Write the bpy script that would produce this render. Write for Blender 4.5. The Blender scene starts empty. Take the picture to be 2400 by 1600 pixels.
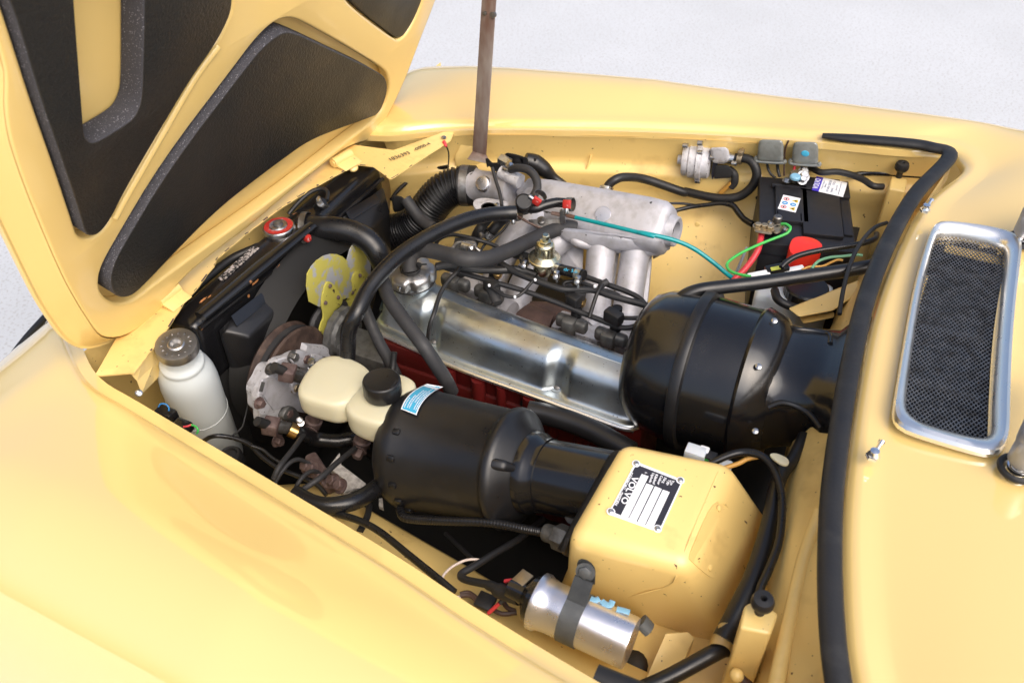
import bpy, bmesh, math, random
import numpy as np
from mathutils import Vector, Matrix, noise
random.seed(4); np.random.seed(4)
SC = bpy.context.scene
COL = SC.collection
R = math.radians
PI = math.pi

# ------------------------------------------------------------------ camera
CAMZ, YAW, PITCH, ROLL, LENS = 1.85, R(-27.5), R(42.5), R(-2.0), 30.0
_f = Vector((math.sin(YAW)*math.cos(PITCH), math.cos(YAW)*math.cos(PITCH), -math.sin(PITCH)))
_r0 = Vector((math.cos(YAW), -math.sin(YAW), 0)); _u0 = _r0.cross(_f)
CR = (_r0*math.cos(ROLL) + _u0*math.sin(ROLL)).normalized()
CU = CR.cross(_f).normalized()
CF = _f.normalized()
CAMP = Vector((0, 0, CAMZ))
cd = bpy.data.cameras.new("camera"); cam = bpy.data.objects.new("camera", cd); COL.objects.link(cam)
cd.lens = LENS; cd.sensor_width = 36; cd.clip_start = .02; cd.clip_end = 400
mw = Matrix((CR, CU, -CF)).transposed().to_4x4(); mw.translation = CAMP
cam.matrix_world = mw
cd.dof.use_dof = True; cd.dof.focus_distance = 1.42; cd.dof.aperture_fstop = 6.3
SC.camera = cam

# ------------------------------------------------------------------ world and sun
SUN_EL, SUN_AZ = 50.0, 125.0
world = bpy.data.worlds.new("World"); SC.world = world; world.use_nodes = True
wn = world.node_tree.nodes; wl = world.node_tree.links
bg = wn["Background"]; sky = wn.new("ShaderNodeTexSky"); sky.sky_type = 'NISHITA'; sky.sun_disc = False
sky.sun_elevation = R(SUN_EL); sky.sun_rotation = R(SUN_AZ); sky.air_density = 1.0; sky.dust_density = 5.5; sky.ozone_density = 1.0
wl.new(sky.outputs[0], bg.inputs[0]); bg.inputs[1].default_value = .15
sd = bpy.data.lights.new("sun", 'SUN'); so = bpy.data.objects.new("sun", sd); COL.objects.link(so)
sd.energy = 1.2; sd.angle = R(60); sd.color = (1, .975, .94)
az = R(SUN_AZ)
sdir = Vector((math.sin(az)*math.cos(R(SUN_EL)), math.cos(az)*math.cos(R(SUN_EL)), math.sin(R(SUN_EL))))
so.rotation_euler = sdir.to_track_quat('Z', 'Y').to_euler()
SC.view_settings.view_transform = 'Standard'; SC.view_settings.look = 'None'
SC.view_settings.exposure = .52; SC.view_settings.gamma = 1

# ------------------------------------------------------------------ measuring: a spot of the photograph and one known coordinate give a point
ZM = {0: (0, 0, .98), 1: (0, 0, 2.351), 2: (800, 200, 2.94), 3: (1500, 250, 2.6133), 4: (300, 500, 2.851), 5: (800, 550, 2.94),
      6: (500, 850, 2.94), 7: (1000, 1067, 2.94), 8: (1500, 1000, 2.6133), 9: (880, 330, 4.704), 10: (1000, 580, 4.2),
      11: (1560, 300, 4.3556), 12: (580, 760, 4.9), 13: (1400, 1060, 7.84), 14: (1740, 390, 7.84), 15: (2040, 440, 2.1778), 16: (0, 500, 3.136)}
FPX = 2400*LENS/36
def ray(m, x, y):
    a, b, s = ZM[m]
    return CF + CR*((a + x/s - 1200)/FPX) - CU*((b + y/s - 800)/FPX)
def A(m, x, y, z=None, X=None, Y=None):
    d = ray(m, x, y)
    t = (z - CAMZ)/d.z if z is not None else (X/d.x if X is not None else Y/d.y)
    return CAMP + d*t
def AP(m, x, y, p0, n):
    d = ray(m, x, y)
    return CAMP + d*((Vector(p0) - CAMP).dot(n)/d.dot(n))
def wid(m, w, p):                     # a width in the picture at the depth of p, as a radius
    return .5*w/ZM[m][2]*(p - CAMP).dot(CF)/FPX

# ------------------------------------------------------------------ materials
def lin(h):
    h = h.lstrip('#'); c = [int(h[i:i+2], 16)/255 for i in (0, 2, 4)]
    return tuple(v/12.92 if v < .04045 else ((v+.055)/1.055)**2.4 for v in c)
MAT = {}
def mat(name, col, rough=.5, metal=0., coat=0., col2=None, nscale=30., nlo=.4, nhi=.7, bump=0., bscale=200., rvar=0., spec=.5,
        speck=None, sscale=120., sth=.68, sss=0., ior=None, detail=4, stretch=None, coatr=.06, cior=1.5):
    m = bpy.data.materials.new(name); m.use_nodes = True
    N = m.node_tree.nodes; L = m.node_tree.links; b = N["Principled BSDF"]
    b.inputs["Base Color"].default_value = (*col, 1); b.inputs["Roughness"].default_value = rough
    b.inputs["Metallic"].default_value = metal; b.inputs["Coat Weight"].default_value = coat; b.inputs["Coat Roughness"].default_value = coatr
    b.inputs["Specular IOR Level"].default_value = spec; b.inputs["Coat IOR"].default_value = cior
    if sss: b.inputs["Subsurface Weight"].default_value = sss; b.inputs["Subsurface Radius"].default_value = (.02, .016, .01); b.inputs["Subsurface Scale"].default_value = .6
    tc = N.new("ShaderNodeTexCoord"); src = tc.outputs["Object"]
    if stretch:
        mp = N.new("ShaderNodeMapping"); mp.inputs["Scale"].default_value = stretch; L.new(src, mp.inputs[0]); src = mp.outputs[0]
    def noi(sc, det=detail, ro=.6):
        n = N.new("ShaderNodeTexNoise"); n.inputs["Scale"].default_value = sc; n.inputs["Detail"].default_value = det; n.inputs["Roughness"].default_value = ro
        L.new(src, n.inputs["Vector"]); return n.outputs["Fac"]
    def ramp(f, lo, hi):
        r = N.new("ShaderNodeMapRange"); r.inputs[1].default_value = lo; r.inputs[2].default_value = hi; r.clamp = True
        L.new(f, r.inputs[0]); return r.outputs[0]
    cur = None
    def mix(fac, c1, c2):
        x = N.new("ShaderNodeMix"); x.data_type = 'RGBA'; L.new(fac, x.inputs[0])
        if c1 is None: x.inputs[6].default_value = (*col, 1)
        else: L.new(c1, x.inputs[6])
        x.inputs[7].default_value = (*c2, 1); return x.outputs[2]
    if col2: cur = mix(ramp(noi(nscale), nlo, nhi), cur, col2)
    if speck: cur = mix(ramp(noi(sscale, 2, .5), sth, sth+.03), cur, speck)
    if cur is not None: L.new(cur, b.inputs["Base Color"])
    if rvar:
        r = N.new("ShaderNodeMapRange"); r.inputs[3].default_value = max(0, rough-rvar); r.inputs[4].default_value = min(1, rough+rvar)
        L.new(ramp(noi(nscale*1.7), .3, .7), r.inputs[0]); L.new(r.outputs[0], b.inputs["Roughness"])
    if bump:
        bp = N.new("ShaderNodeBump"); bp.inputs["Strength"].default_value = bump; bp.inputs["Distance"].default_value = .002
        L.new(noi(bscale, 3), bp.inputs["Height"]); L.new(bp.outputs[0], b.inputs["Normal"])
    MAT[name] = m
    return m
YEL = (.83, .60, .218)
mat('yellow_paint', YEL, .34, coat=1., bump=.008, bscale=60, coatr=.025, cior=2.1)
mat('bay_paint', YEL, .42, coat=.45, col2=(.50, .31, .10), nscale=9, nlo=.56, nhi=.82, speck=(.12, .055, .02), sscale=120, sth=.715, bump=.02, bscale=80, coatr=.15)
mat('hood_paint', YEL, .36, coat=.7, bump=.012, bscale=60, speck=(.2, .11, .04), sscale=45, sth=.76, coatr=.12)
mat('pad_black', (.010, .010, .0105), .5, col2=(.028, .020, .014), nscale=3, nlo=.5, nhi=.8, bump=.7, bscale=210, speck=(.15, .13, .11), sscale=520, sth=.77, rvar=.10)  # brown mottling paints in a reflected tint, along with dust
mat('foam_edge', (.045, .045, .055), .85, speck=(.24, .24, .27), sscale=520, sth=.64, bump=.5, bscale=500)
mat('black_gloss', (.006, .006, .007), .22, coat=.4, rvar=.08, nscale=14, bump=.02, bscale=40, coatr=.15)
mat('black_satin', (.009, .009, .010), .36, rvar=.1, nscale=12, bump=.05, bscale=90, col2=(.025, .023, .022), nlo=.6, nhi=.8)
mat('tank_black', (.007, .007, .008), .25, coat=.3, speck=(.36, .16, .06), sscale=38, sth=.72, bump=.05, bscale=60, coatr=.2)
mat('rubber', (.012, .012, .013), .5, rvar=.1, nscale=20, bump=.1, bscale=260, col2=(.03, .029, .028), nlo=.55, nhi=.8)
mat('rubber_matte', (.022, .022, .024), .62, rvar=.1, nscale=20, bump=.12, bscale=300, col2=(.045, .043, .042), nlo=.5, nhi=.8)
mat('rubber_gloss', (.008, .008, .009), .3, rvar=.08, nscale=20, bump=.04, bscale=150)
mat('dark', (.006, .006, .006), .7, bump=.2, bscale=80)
mat('aluminium', (.50, .50, .54), .5, metal=.4, col2=(.36, .35, .36), nscale=40, nlo=.45, nhi=.75, bump=.35, bscale=650, speck=(.05, .05, .05), sscale=75, sth=.735, rvar=.08)
mat('aluminium_dirty', (.56, .56, .59), .5, metal=.2, col2=(.38, .37, .38), nscale=70, nlo=.5, nhi=.68, bump=.4, bscale=500, speck=(.16, .13, .12), sscale=160, sth=.68)
mat('cast_grey', (.17, .17, .165), .5, metal=.6, col2=(.09, .09, .085), nscale=60, bump=.35, bscale=500)
mat('zinc_cover', (.54, .60, .63), .35, metal=1., rvar=.10, nscale=9, bump=.04, bscale=420, col2=(.40, .39, .37), nlo=.48, nhi=.72, speck=(.06, .06, .06), sscale=210, sth=.70, detail=8)
mat('cap_steel', (.42, .41, .40), .36, metal=.95, rvar=.08, nscale=30, bump=.05, bscale=200, speck=(.1, .09, .08), sscale=160, sth=.72)
mat('zinc_yellow', (.66, .60, .42), .24, metal=1., col2=(.50, .52, .40), nscale=25, nlo=.45, nhi=.65, rvar=.08)
mat('zinc', (.55, .56, .57), .3, metal=1., col2=(.35, .35, .36), nscale=80, rvar=.1)
mat('steel_dull', (.24, .24, .24), .45, metal=.9, col2=(.13, .12, .11), nscale=70, rvar=.1)
mat('bare_aluminium', (.74, .74, .78), .3, metal=.95, rvar=.06, nscale=20, bump=.02, bscale=100)
mat('chrome', (.86, .87, .89), .07, metal=1.)
mat('stainless', (.93, .92, .90), .3, metal=1., rvar=.04, nscale=30)
mat('brass', (.42, .34, .22), .45, metal=.85, col2=(.30, .26, .2), nscale=60, bump=.2, bscale=300)
mat('gold_brass', (.55, .36, .14), .3, metal=1.)
mat('rust', (.15, .075, .05), .75, col2=(.28, .24, .22), nscale=18, nlo=.5, nhi=.75, bump=.4, bscale=300, metal=.2)
mat('rust_bolt', (.10, .065, .06), .6, metal=.4, col2=(.18, .13, .12), nscale=90, bump=.4, bscale=400)
mat('prop_steel', (.16, .095, .075), .5, metal=.35, col2=(.33, .30, .28), nscale=14, nlo=.36, nhi=.60, bump=.2, bscale=250, stretch=(1, 1, .3))
mat('pulley_rust', (.035, .020, .015), .7, metal=.2, col2=(.09, .055, .04), nscale=40, bump=.4, bscale=300)
mat('red_paint', (.085, .004, .0035), .5, coat=.1, col2=(.10, .006, .005), nscale=14, nlo=.5, nhi=.8, bump=.1, bscale=90)
mat('red_plastic', (.80, .03, .015), .35, coat=.2)
mat('red_cable', (.62, .045, .06), .4)
mat('red_clamp', (.42, .025, .02), .45, col2=(.5, .42, .4), nscale=150, nlo=.62, nhi=.66)
mat('white_bottle', (.56, .60, .60), .38, speck=(.05, .05, .05), sscale=260, sth=.80, bump=.02, bscale=40)
mat('cream_plastic', (.56, .525, .37), .36, sss=.4, bump=.02, bscale=60, col2=(.60, .50, .30), nscale=10, nlo=.55, nhi=.9)
mat('milky_plastic', (.62, .67, .72), .35, sss=.4)
mat('fan_yellow', (.40, .36, .075), .5, col2=(.30, .31, .33), nscale=26, nlo=.50, nhi=.56, bump=.1, bscale=120, detail=8, rvar=.1)
mat('fan_yellow_clean', (.42, .38, .07), .5, speck=(.07, .05, .02), sscale=60, sth=.66)
mat('battery_black', (.014, .014, .017), .42, bump=.05, bscale=300, rvar=.06, nscale=30)
mat('relay_grey', (.30, .32, .31), .38, metal=.35, col2=(.20, .21, .19), nscale=40, bump=.1, bscale=150)
mat('teal', (.0, .27, .29), .32, coat=.2)
mat('green', (.06, .46, .09), .4)
mat('green_pale', (.18, .42, .25), .45)
mat('orange', (.62, .33, .07), .45)
mat('white_wire', (.62, .52, .45), .5)
mat('brown_wire', (.06, .03, .02), .5)
mat('blue_wire', (.03, .22, .55), .4)
mat('label_white', (.82, .84, .88), .45)
mat('label_blue', (.06, .42, .66), .4)
mat('label_violet', (.05, .03, .45), .4)
mat('ink', (.02, .02, .03), .5)
mat('ink_pale', (.20, .42, .58), .5)
mat('ink_grey', (.30, .33, .42), .5)
mat('sign_red', (.7, .05, .06), .5)
mat('sign_blue', (.03, .25, .55), .5)
mat('sign_yellow', (.62, .42, .03), .5)
mat('strap_grey', (.12, .13, .135), .5, metal=.35, col2=(.075, .08, .085), nscale=30, bump=.15, bscale=200, rvar=.1)
mat('worn_label', (.42, .38, .36), .7, speck=(.012, .012, .012), sscale=230, sth=.47)
mat('copper_rust', (.42, .17, .05), .75, bump=.3, bscale=300)
mat('exhaust', (.075, .045, .038), .7, col2=(.13, .075, .06), nscale=30, bump=.3, bscale=200)
mat('insulation', (.62, .60, .57), .8, col2=(.32, .3, .28), nscale=90, bump=1., bscale=130)
mat('concrete', (.545, .56, .575), .9, col2=(.485, .50, .51), nscale=1.2, nlo=.35, nhi=.75, speck=(.42, .415, .41), sscale=95, sth=.58, bump=.9, bscale=70)
mat('label_yellow_tag', (.62, .66, .10), .5)
mat('air_duct_dark', (.01, .011, .013), .6)
mat('wiper_grey', (.36, .37, .40), .38, metal=.5)

# ------------------------------------------------------------------ objects
def tag(o, label=None, cat=None, group=None, kind=None):
    if label: o['label'] = label
    if cat: o['category'] = cat
    if group: o['group'] = group
    if kind: o['kind'] = kind
    return o
def thing(name, label, cat, loc, group=None):
    o = bpy.data.objects.new(name, None); o.empty_display_size = .05; COL.objects.link(o)
    o.location = loc
    return tag(o, label, cat, group)
def wloc(o):
    p = Vector((0, 0, 0))
    while o is not None: p = p + Vector(o.location); o = o.parent
    return p
def obj(name, bm, material, parent=None, smooth=True, ang=38, loc=None):
    """links a world-space bmesh as ONE mesh object; loc = its origin"""
    off = wloc(parent) + (Vector(loc) if loc is not None else Vector((0, 0, 0)))
    if loc is not None and parent is None: off = Vector(loc)
    bmesh.ops.translate(bm, verts=bm.verts, vec=-off)
    me = bpy.data.meshes.new(name); bm.normal_update(); bm.to_mesh(me); bm.free()
    mats = material if isinstance(material, (list, tuple)) else [material]
    for q in mats: me.materials.append(MAT[q])
    if smooth:
        me.shade_smooth()
        if ang: me.set_sharp_from_angle(angle=R(ang))
    o = bpy.data.objects.new(name, me); COL.objects.link(o); o.parent = parent
    if loc is not None: o.location = Vector(loc) if parent is None else Vector(loc)
    return o
def top(name, bm, material, label, cat, group=None, **k):
    """a thing that is one mesh, origin at its lowest middle"""
    vs = [v.co for v in bm.verts]
    c = sum(vs, Vector())/len(vs); c.z = min(v.z for v in vs)
    return tag(obj(name, bm, material, None, loc=c, **k), label, cat, group)
def NB(): return bmesh.new()

# ------------------------------------------------------------------ shapes (all add to a bmesh)
def crom(P, n=8, closed=False):
    P = [Vector(p) for p in P]; out = []; k = len(P)
    if k < 3 and not closed:
        return [P[0].lerp(P[-1], i/n) for i in range(n+1)]
    rng = range(k if closed else k-1)
    for i in rng:
        g = (lambda j: P[j % k]) if closed else (lambda j: P[max(0, min(k-1, j))])
        a, b, c, d = g(i-1), g(i), g(i+1), g(i+2)
        for j in range(n):
            t = j/n
            out.append(.5*((2*b) + (c-a)*t + (2*a-5*b+4*c-d)*t*t + (3*b-a-3*c+d)*t**3))
    if not closed: out.append(P[-1])
    return out
def chaikin(P, it=2, closed=True):
    P = [Vector(p) for p in P]
    for _ in range(it):
        Q = []
        for i in range(len(P) if closed else len(P)-1):
            a, b = P[i], P[(i+1) % len(P)]
            Q += [a*.75+b*.25, a*.25+b*.75]
        if not closed: Q = [P[0]] + Q + [P[-1]]
        P = Q
    return P
def resample(P, n, closed=True):
    P = [Vector(p) for p in P]; Q = P + ([P[0]] if closed else [])
    d = [0]
    for i in range(1, len(Q)): d.append(d[-1] + (Q[i]-Q[i-1]).length)
    out = []; j = 0
    for i in range(n):
        s = d[-1]*i/(n if closed else n-1)
        while j < len(d)-2 and d[j+1] < s: j += 1
        t = (s-d[j])/max(1e-9, d[j+1]-d[j]); out.append(Q[j].lerp(Q[j+1], min(1, max(0, t))))
    return out
def bridge(bm, rings, closed=True, cap0=False, cap1=False):
    V = [[bm.verts.new(p) for p in r] for r in rings]
    n = len(V[0])
    for a, b in zip(V, V[1:]):
        for i in range(n if closed else n-1):
            j = (i+1) % n
            try: bm.faces.new((a[i], a[j], b[j], b[i]))
            except ValueError: pass
    if cap0: bm.faces.new(list(reversed(V[0])))
    if cap1: bm.faces.new(V[-1])
    return V
def fixn(bm):
    bmesh.ops.recalc_face_normals(bm, faces=bm.faces); return bm
def tube(bm, P, r, seg=14, n=8, smooth=True, flat=1., up=None, caps=True):
    """r a number or one per control point; flat < 1 squashes it along `up`"""
    K = len(P); C = crom(P, n) if smooth else [Vector(p) for p in P]
    rr = [r]*len(C) if not isinstance(r, (list, tuple)) else list(np.interp(np.linspace(0, K-1, len(C)), range(K), r))
    rings = []; prev = None
    for i, p in enumerate(C):
        t = (C[min(i+1, len(C)-1)] - C[max(i-1, 0)])
        if t.length < 1e-9: t = Vector((1, 0, 0))
        t.normalize()
        if prev is None:
            u = Vector(up) if up is not None else Vector((0, 0, 1))
            if abs(u.dot(t)) > .95: u = Vector((0, 1, 0))
        else: u = prev
        u = u - t*u.dot(t)
        if u.length < 1e-6: u = t.orthogonal()
        u.normalize(); prev = u; w = t.cross(u)
        rings.append([p + u*(math.cos(a)*rr[i]*flat) + w*(math.sin(a)*rr[i]) for a in (2*PI*k/seg for k in range(seg))])
    bridge(bm, rings, True, caps, caps); return fixn(bm)
def basis(ax, up=(0, 0, 1)):
    a = Vector(ax).normalized(); u = Vector(up)
    if abs(a.dot(u)) > .97: u = Vector((1, 0, 0))
    u = (u - a*u.dot(a)).normalized(); return a, u, a.cross(u)
def lathe(bm, prof, o, ax=(0, 0, 1), seg=28, up=(0, 0, 1), cap=True, rmod=None):
    """prof: (radius, height along ax)"""
    a, u, w = basis(ax, up); o = Vector(o); rings = []
    for r, h in prof:
        rings.append([o + a*h + (u*math.cos(t) + w*math.sin(t))*(max(r, 1e-5)*(rmod(t, h) if rmod else 1)) for t in (2*PI*k/seg for k in range(seg))])
    bridge(bm, rings, True, cap, cap); return fixn(bm)
def box(bm, c, size, ax=None, bev=.002, seg=2):
    """ax: three axis vectors (x, y, z)"""
    x, y, z = [Vector(v) for v in (ax or ((1, 0, 0), (0, 1, 0), (0, 0, 1)))]
    b2 = bmesh.new(); bmesh.ops.create_cube(b2, size=1)
    for v in b2.verts: v.co = Vector((v.co.x*size[0], v.co.y*size[1], v.co.z*size[2]))
    if bev: bmesh.ops.bevel(b2, geom=list(b2.edges), offset=min(bev, min(size)*.45), segments=seg, profile=.5, affect='EDGES')
    c = Vector(c)
    for v in b2.verts: v.co = c + x*v.co.x + y*v.co.y + z*v.co.z
    join(bm, b2); return bm
def join(bm, b2):
    m = {v: bm.verts.new(v.co) for v in b2.verts}
    for f in b2.faces:
        try:
            g = bm.faces.new([m[v] for v in f.verts]); g.material_index = f.material_index
        except ValueError: pass
    b2.free()
def hull(bm, pts, bev=0, seg=3):
    b2 = bmesh.new(); vs = [b2.verts.new(p) for p in pts]
    bmesh.ops.convex_hull(b2, input=vs)
    bmesh.ops.dissolve_limit(b2, angle_limit=R(2), verts=b2.verts, edges=b2.edges)
    if bev: bmesh.ops.bevel(b2, geom=list(b2.edges), offset=bev, segments=seg, profile=.5, affect='EDGES')
    join(bm, b2); return bm
def slab(bm, pts, vec, bev=0, seg=2):
    """a flat outline pushed out along vec"""
    b2 = bmesh.new(); v = [b2.verts.new(p) for p in pts]; f = b2.faces.new(v)
    ex = bmesh.ops.extrude_face_region(b2, geom=[f]); nv = [g for g in ex['geom'] if isinstance(g, bmesh.types.BMVert)]
    bmesh.ops.translate(b2, verts=nv, vec=Vector(vec)); fixn(b2)
    if bev:
        nn = Vector(vec).normalized()
        es = [e for e in b2.edges if abs((e.verts[0].co-e.verts[1].co).dot(nn)) < 1e-7]
        bmesh.ops.bevel(b2, geom=es, offset=bev, segments=seg, profile=.5, affect='EDGES')
    join(bm, b2); return bm
def sphere(bm, c, r, sx=1, sy=1, sz=1, u=16, v=10):
    b2 = bmesh.new(); bmesh.ops.create_uvsphere(b2, u_segments=u, v_segments=v, radius=1)
    for q in b2.verts: q.co = Vector(c) + Vector((q.co.x*r*sx, q.co.y*r*sy, q.co.z*r*sz))
    join(bm, b2); return bm
def grid(bm, rows):
    V = [[bm.verts.new(p) for p in r] for r in rows]
    for a, b in zip(V, V[1:]):
        for i in range(len(a)-1): bm.faces.new((a[i], a[i+1], b[i+1], b[i]))
    return V
def hexbolt(bm, p, ax, r, h=None, washer=True):
    h = h or r*1.1
    if washer: lathe(bm, [(0, 0), (r*1.45, 0), (r*1.45, r*.22), (0, r*.22)], p, ax, 18)
    lathe(bm, [(0, r*.2), (r, r*.2), (r, h*.88), (r*.85, h), (0, h)], p, ax, 6); return bm
def screwhead(bm, p, ax, r):
    lathe(bm, [(0, 0), (r, 0), (r*.92, r*.35), (r*.5, r*.55), (0, r*.58)], p, ax, 16)
    a, u, w = basis(ax)
    for q in (u, w): box(bm, Vector(p)+a*r*.57, (r*.9, r*.18, r*.1), (q, a.cross(q), a), 0)
    return bm
def plate2d(outer, holes, M, thick, bev=.0015, res=2):
    """flat plate with holes in local xy, from z=0 down to -thick; returns a bmesh in world space"""
    cu = bpy.data.curves.new("t", 'CURVE'); cu.dimensions = '2D'; cu.fill_mode = 'BOTH'
    cu.extrude = max(1e-5, thick/2-bev); cu.bevel_depth = bev; cu.bevel_resolution = res; cu.offset = -bev
    for L_ in [outer] + holes:
        s = cu.splines.new('POLY'); s.points.add(len(L_)-1); s.use_cyclic_u = True
        for p, q in zip(s.points, L_): p.co = (q[0], q[1], 0, 1)
    o = bpy.data.objects.new("t", cu); COL.objects.link(o)
    dg = bpy.context.evaluated_depsgraph_get(); me = bpy.data.meshes.new_from_object(o.evaluated_get(dg))
    bm = bmesh.new(); bm.from_mesh(me); bpy.data.objects.remove(o); bpy.data.curves.remove(cu); bpy.data.meshes.remove(me)
    bmesh.ops.remove_doubles(bm, verts=bm.verts, dist=1e-6)
    for v in bm.verts: v.co = M @ Vector((v.co.x, v.co.y, v.co.z - thick/2))
    return fixn(bm)
def text(s, o, xd, yd, h, ext=.0003, fit=None, bold=0.):
    """lettering as real flat mesh; o = lower left, xd/yd directions, h = capital height, fit = length along xd"""
    cu = bpy.data.curves.new("t", 'FONT'); cu.body = s; cu.size = h/.7; cu.extrude = ext; cu.offset = bold*h; cu.resolution_u = 3
    ob = bpy.data.objects.new("t", cu); COL.objects.link(ob)
    dg = bpy.context.evaluated_depsgraph_get(); me = bpy.data.meshes.new_from_object(ob.evaluated_get(dg))
    bm = bmesh.new(); bm.from_mesh(me); bpy.data.objects.remove(ob); bpy.data.curves.remove(cu); bpy.data.meshes.remove(me)
    xd = Vector(xd).normalized(); yd = Vector(yd).normalized(); zd = xd.cross(yd)
    w = max((v.co.x for v in bm.verts), default=1); k = fit/w if fit else 1
    for v in bm.verts: v.co = Vector(o) + xd*(v.co.x*k) + yd*v.co.y + zd*v.co.z
    return bm
def textpart(s, name, m, parent, *a, **k):
    return obj(name, text(s, *a, **k), m, parent, smooth=False)
def hose(name, label, pts, w, material='rubber', cat='hose', m=None, parent=None, seg=14, **k):
    """pts: (zoom, x, y, {coordinate}) ; w: width in that zoom's pixels at the first point"""
    P = [A(p[0], p[1], p[2], **p[3]) if isinstance(p, tuple) else p for p in pts]
    r = wid(pts[0][0], w, P[0])
    bm = tube(NB(), P, r, seg, **k)
    if parent is not None: return obj(name, bm, material, parent)
    return top(name, bm, material, label, cat)
def zz(m, pts):
    """(x, y, z) list of one zoom -> hose points"""
    return [(m, x, y, {'z': z}) for x, y, z in pts]
def clamp(bm, p, ax, r, w=.009):
    """band clamp with a worm screw housing"""
    lathe(bm, [(r, -w/2), (r*1.08, -w/2), (r*1.08, w/2), (r, w/2)], p, ax, 24, cap=False)
    a, u, wv = basis(ax)
    q = Vector(p) + u*(r*1.2)
    box(bm, q, (w*1.1, w*1.6, w*.8), (a, wv, u), .001)
    lathe(bm, [(0, -w*1.1), (w*.4, -w*1.1), (w*.4, w*1.1), (0, w*1.1)], q, wv, 10)
    return bm

# ================================================================== GROUND
bm = NB(); grid(bm, [[Vector((x, y, 0)) for x in np.linspace(-60, 60, 7)] for y in np.linspace(-60, 60, 7)])
tag(obj('ground', bm, 'concrete', None, smooth=False), kind='structure')

# ================================================================== CAR BODY
car = thing('car', 'yellow classic car seen close over its open engine bay, bonnet raised', 'car', (-.4, 1.0, 0))
YC = 1.01
def ZP(x): return float(np.interp(x, [-1.75, -1.5, -1.40, -1.33, -1.27, -1.20, -1.1, -.98, -.87, -.52, -.155, .2, .8], [.25, .57, .715, .80, .857, .902, .942, .968, .986, 1.032, 1.056, 1.062, 1.062]))
def smooth01(t): t = max(0, min(1, t)); return t*t*(3-2*t)
def FZ(x, y):
    v = abs(y-YC); vp = .635; zp = ZP(x)
    if v > vp:
        d = v-vp; return zp - 2.7*d*d - 30*d**4
    t = min(1, (vp-v)/vp); s = t*t*(3-2*t)
    zc = 1.037 + .05*max(0, x-.03)
    if x < -.55: zc = zc + (zp+.01-zc)*smooth01((-.55-x)/.35)
    return zp + (zc-zp)*s
near_rail = [A(0, 230, 868, z=.932), A(0, 330, 930, z=.942), A(0, 600, 1090, z=.958), A(0, 900, 1270, z=.975), A(0, 1100, 1400, z=.99), A(0, 1360, 1555, z=1.004)]
far_rail = [A(0, 905, 312, z=.932), A(0, 1050, 300, z=.938), A(0, 1300, 300, z=.957), A(0, 1500, 305, z=.970), A(0, 1700, 315, z=.984), A(0, 1890, 328, z=1.006), A(0, 2060, 340, z=1.022)]
seal_px = [(2178, 368, 1.028), (2100, 455, 1.029), (2035, 570, 1.030), (1985, 700, 1.030), (1950, 850, 1.032), (1925, 1000, 1.032), (1907, 1150, 1.030), (1902, 1300, 1.027), (1907, 1450, 1.024), (1922, 1580, 1.02), (1945, 1680, 1.017)]
seal_pts = [A(0, x, y, z=z) for x, y, z in seal_px]
front_near = [Vector((-1.45, .86, .62)), Vector((-1.33, .76, .785)), Vector((-1.20, .66, .89)), Vector((-1.09, .59, .925))]
front_far = [Vector((-1.09, 1.345, .925)), Vector((-1.20, 1.30, .89)), Vector((-1.33, 1.25, .785)), Vector((-1.45, 1.20, .62))]
cor_n = [Vector((-.02, .390, 1.010)), Vector((.06, .397, 1.014)), Vector((.105, .432, 1.017))]
cor_f = [Vector((.116, 1.54, 1.027)), Vector((.110, 1.582, 1.028)), Vector((.085, 1.602, 1.027))]
cowl = [p + Vector((.016, 0, 0)) for p in reversed(seal_pts[1:-1])]
ctrl = front_near + near_rail + cor_n + cowl + cor_f + list(reversed(far_rail)) + front_far
CT = resample(crom(ctrl, 10), 260, False)
def nearest(p): return min(range(len(CT)), key=lambda i: (CT[i]-p).length)
iN, iF = nearest(cor_n[1]), nearest(cor_f[1])
offs = [0, 0, .006, .017, .0195, .023, .030, .040]
rows = [[] for _ in range(len(offs)+34)]
for i, c in enumerate(CT):
    t = CT[min(i+1, 259)] - CT[max(i-1, 0)]; n = Vector((t.y, -t.x, 0)).normalized()
    if i <= iN: q = Vector((np.interp(i, [0, iN*.35, iN], [-1.78, -1.15, .42]), .13, 0))
    elif i >= iF: q = Vector((np.interp(i, [iF, 259-iN*.35, 259], [.42, -1.15, -1.78]), 1.89, 0))
    else:
        u = (i-iN)/(iF-iN); a = [Vector((.42, .13, 0)), Vector((.80, .2, 0)), Vector((.80, 1.82, 0)), Vector((.42, 1.89, 0))]
        k = np.interp(u, [0, .12, .88, 1], [0, 1, 2, 3]); j = min(2, int(k)); q = a[j].lerp(a[j+1], k-j)
    cw = smooth01((min(i-iN, iF-i)+14)/16)           # 1 along the cowl, 0 along the fenders
    zfl = [-.014, 0, 0, 0, .003, .0085, .0105, .0115]; zcw = [-.022, -.012, -.003, .0, .0, .0, .0, .0]
    for k, d in enumerate(offs):
        p = c + n*d; p.z = c.z + zfl[k]*(1-cw) + zcw[k]*cw; rows[k].append(p)
    b = c + n*.04; zb = c.z + .0115*(1-cw); dz = zb - FZ(b.x, b.y)
    for k in range(34):
        s = (k+1)/34; s = s*(.35+.65*s) if True else s
        p = Vector((b.x, b.y, 0)).lerp(Vector((q.x, q.y, 0)), s)
        dist = (p - Vector((b.x, b.y, 0))).length
        p.z = FZ(p.x, p.y) + dz*math.exp(-(dist/.15)**1.3); rows[len(offs)+k].append(p)
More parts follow.
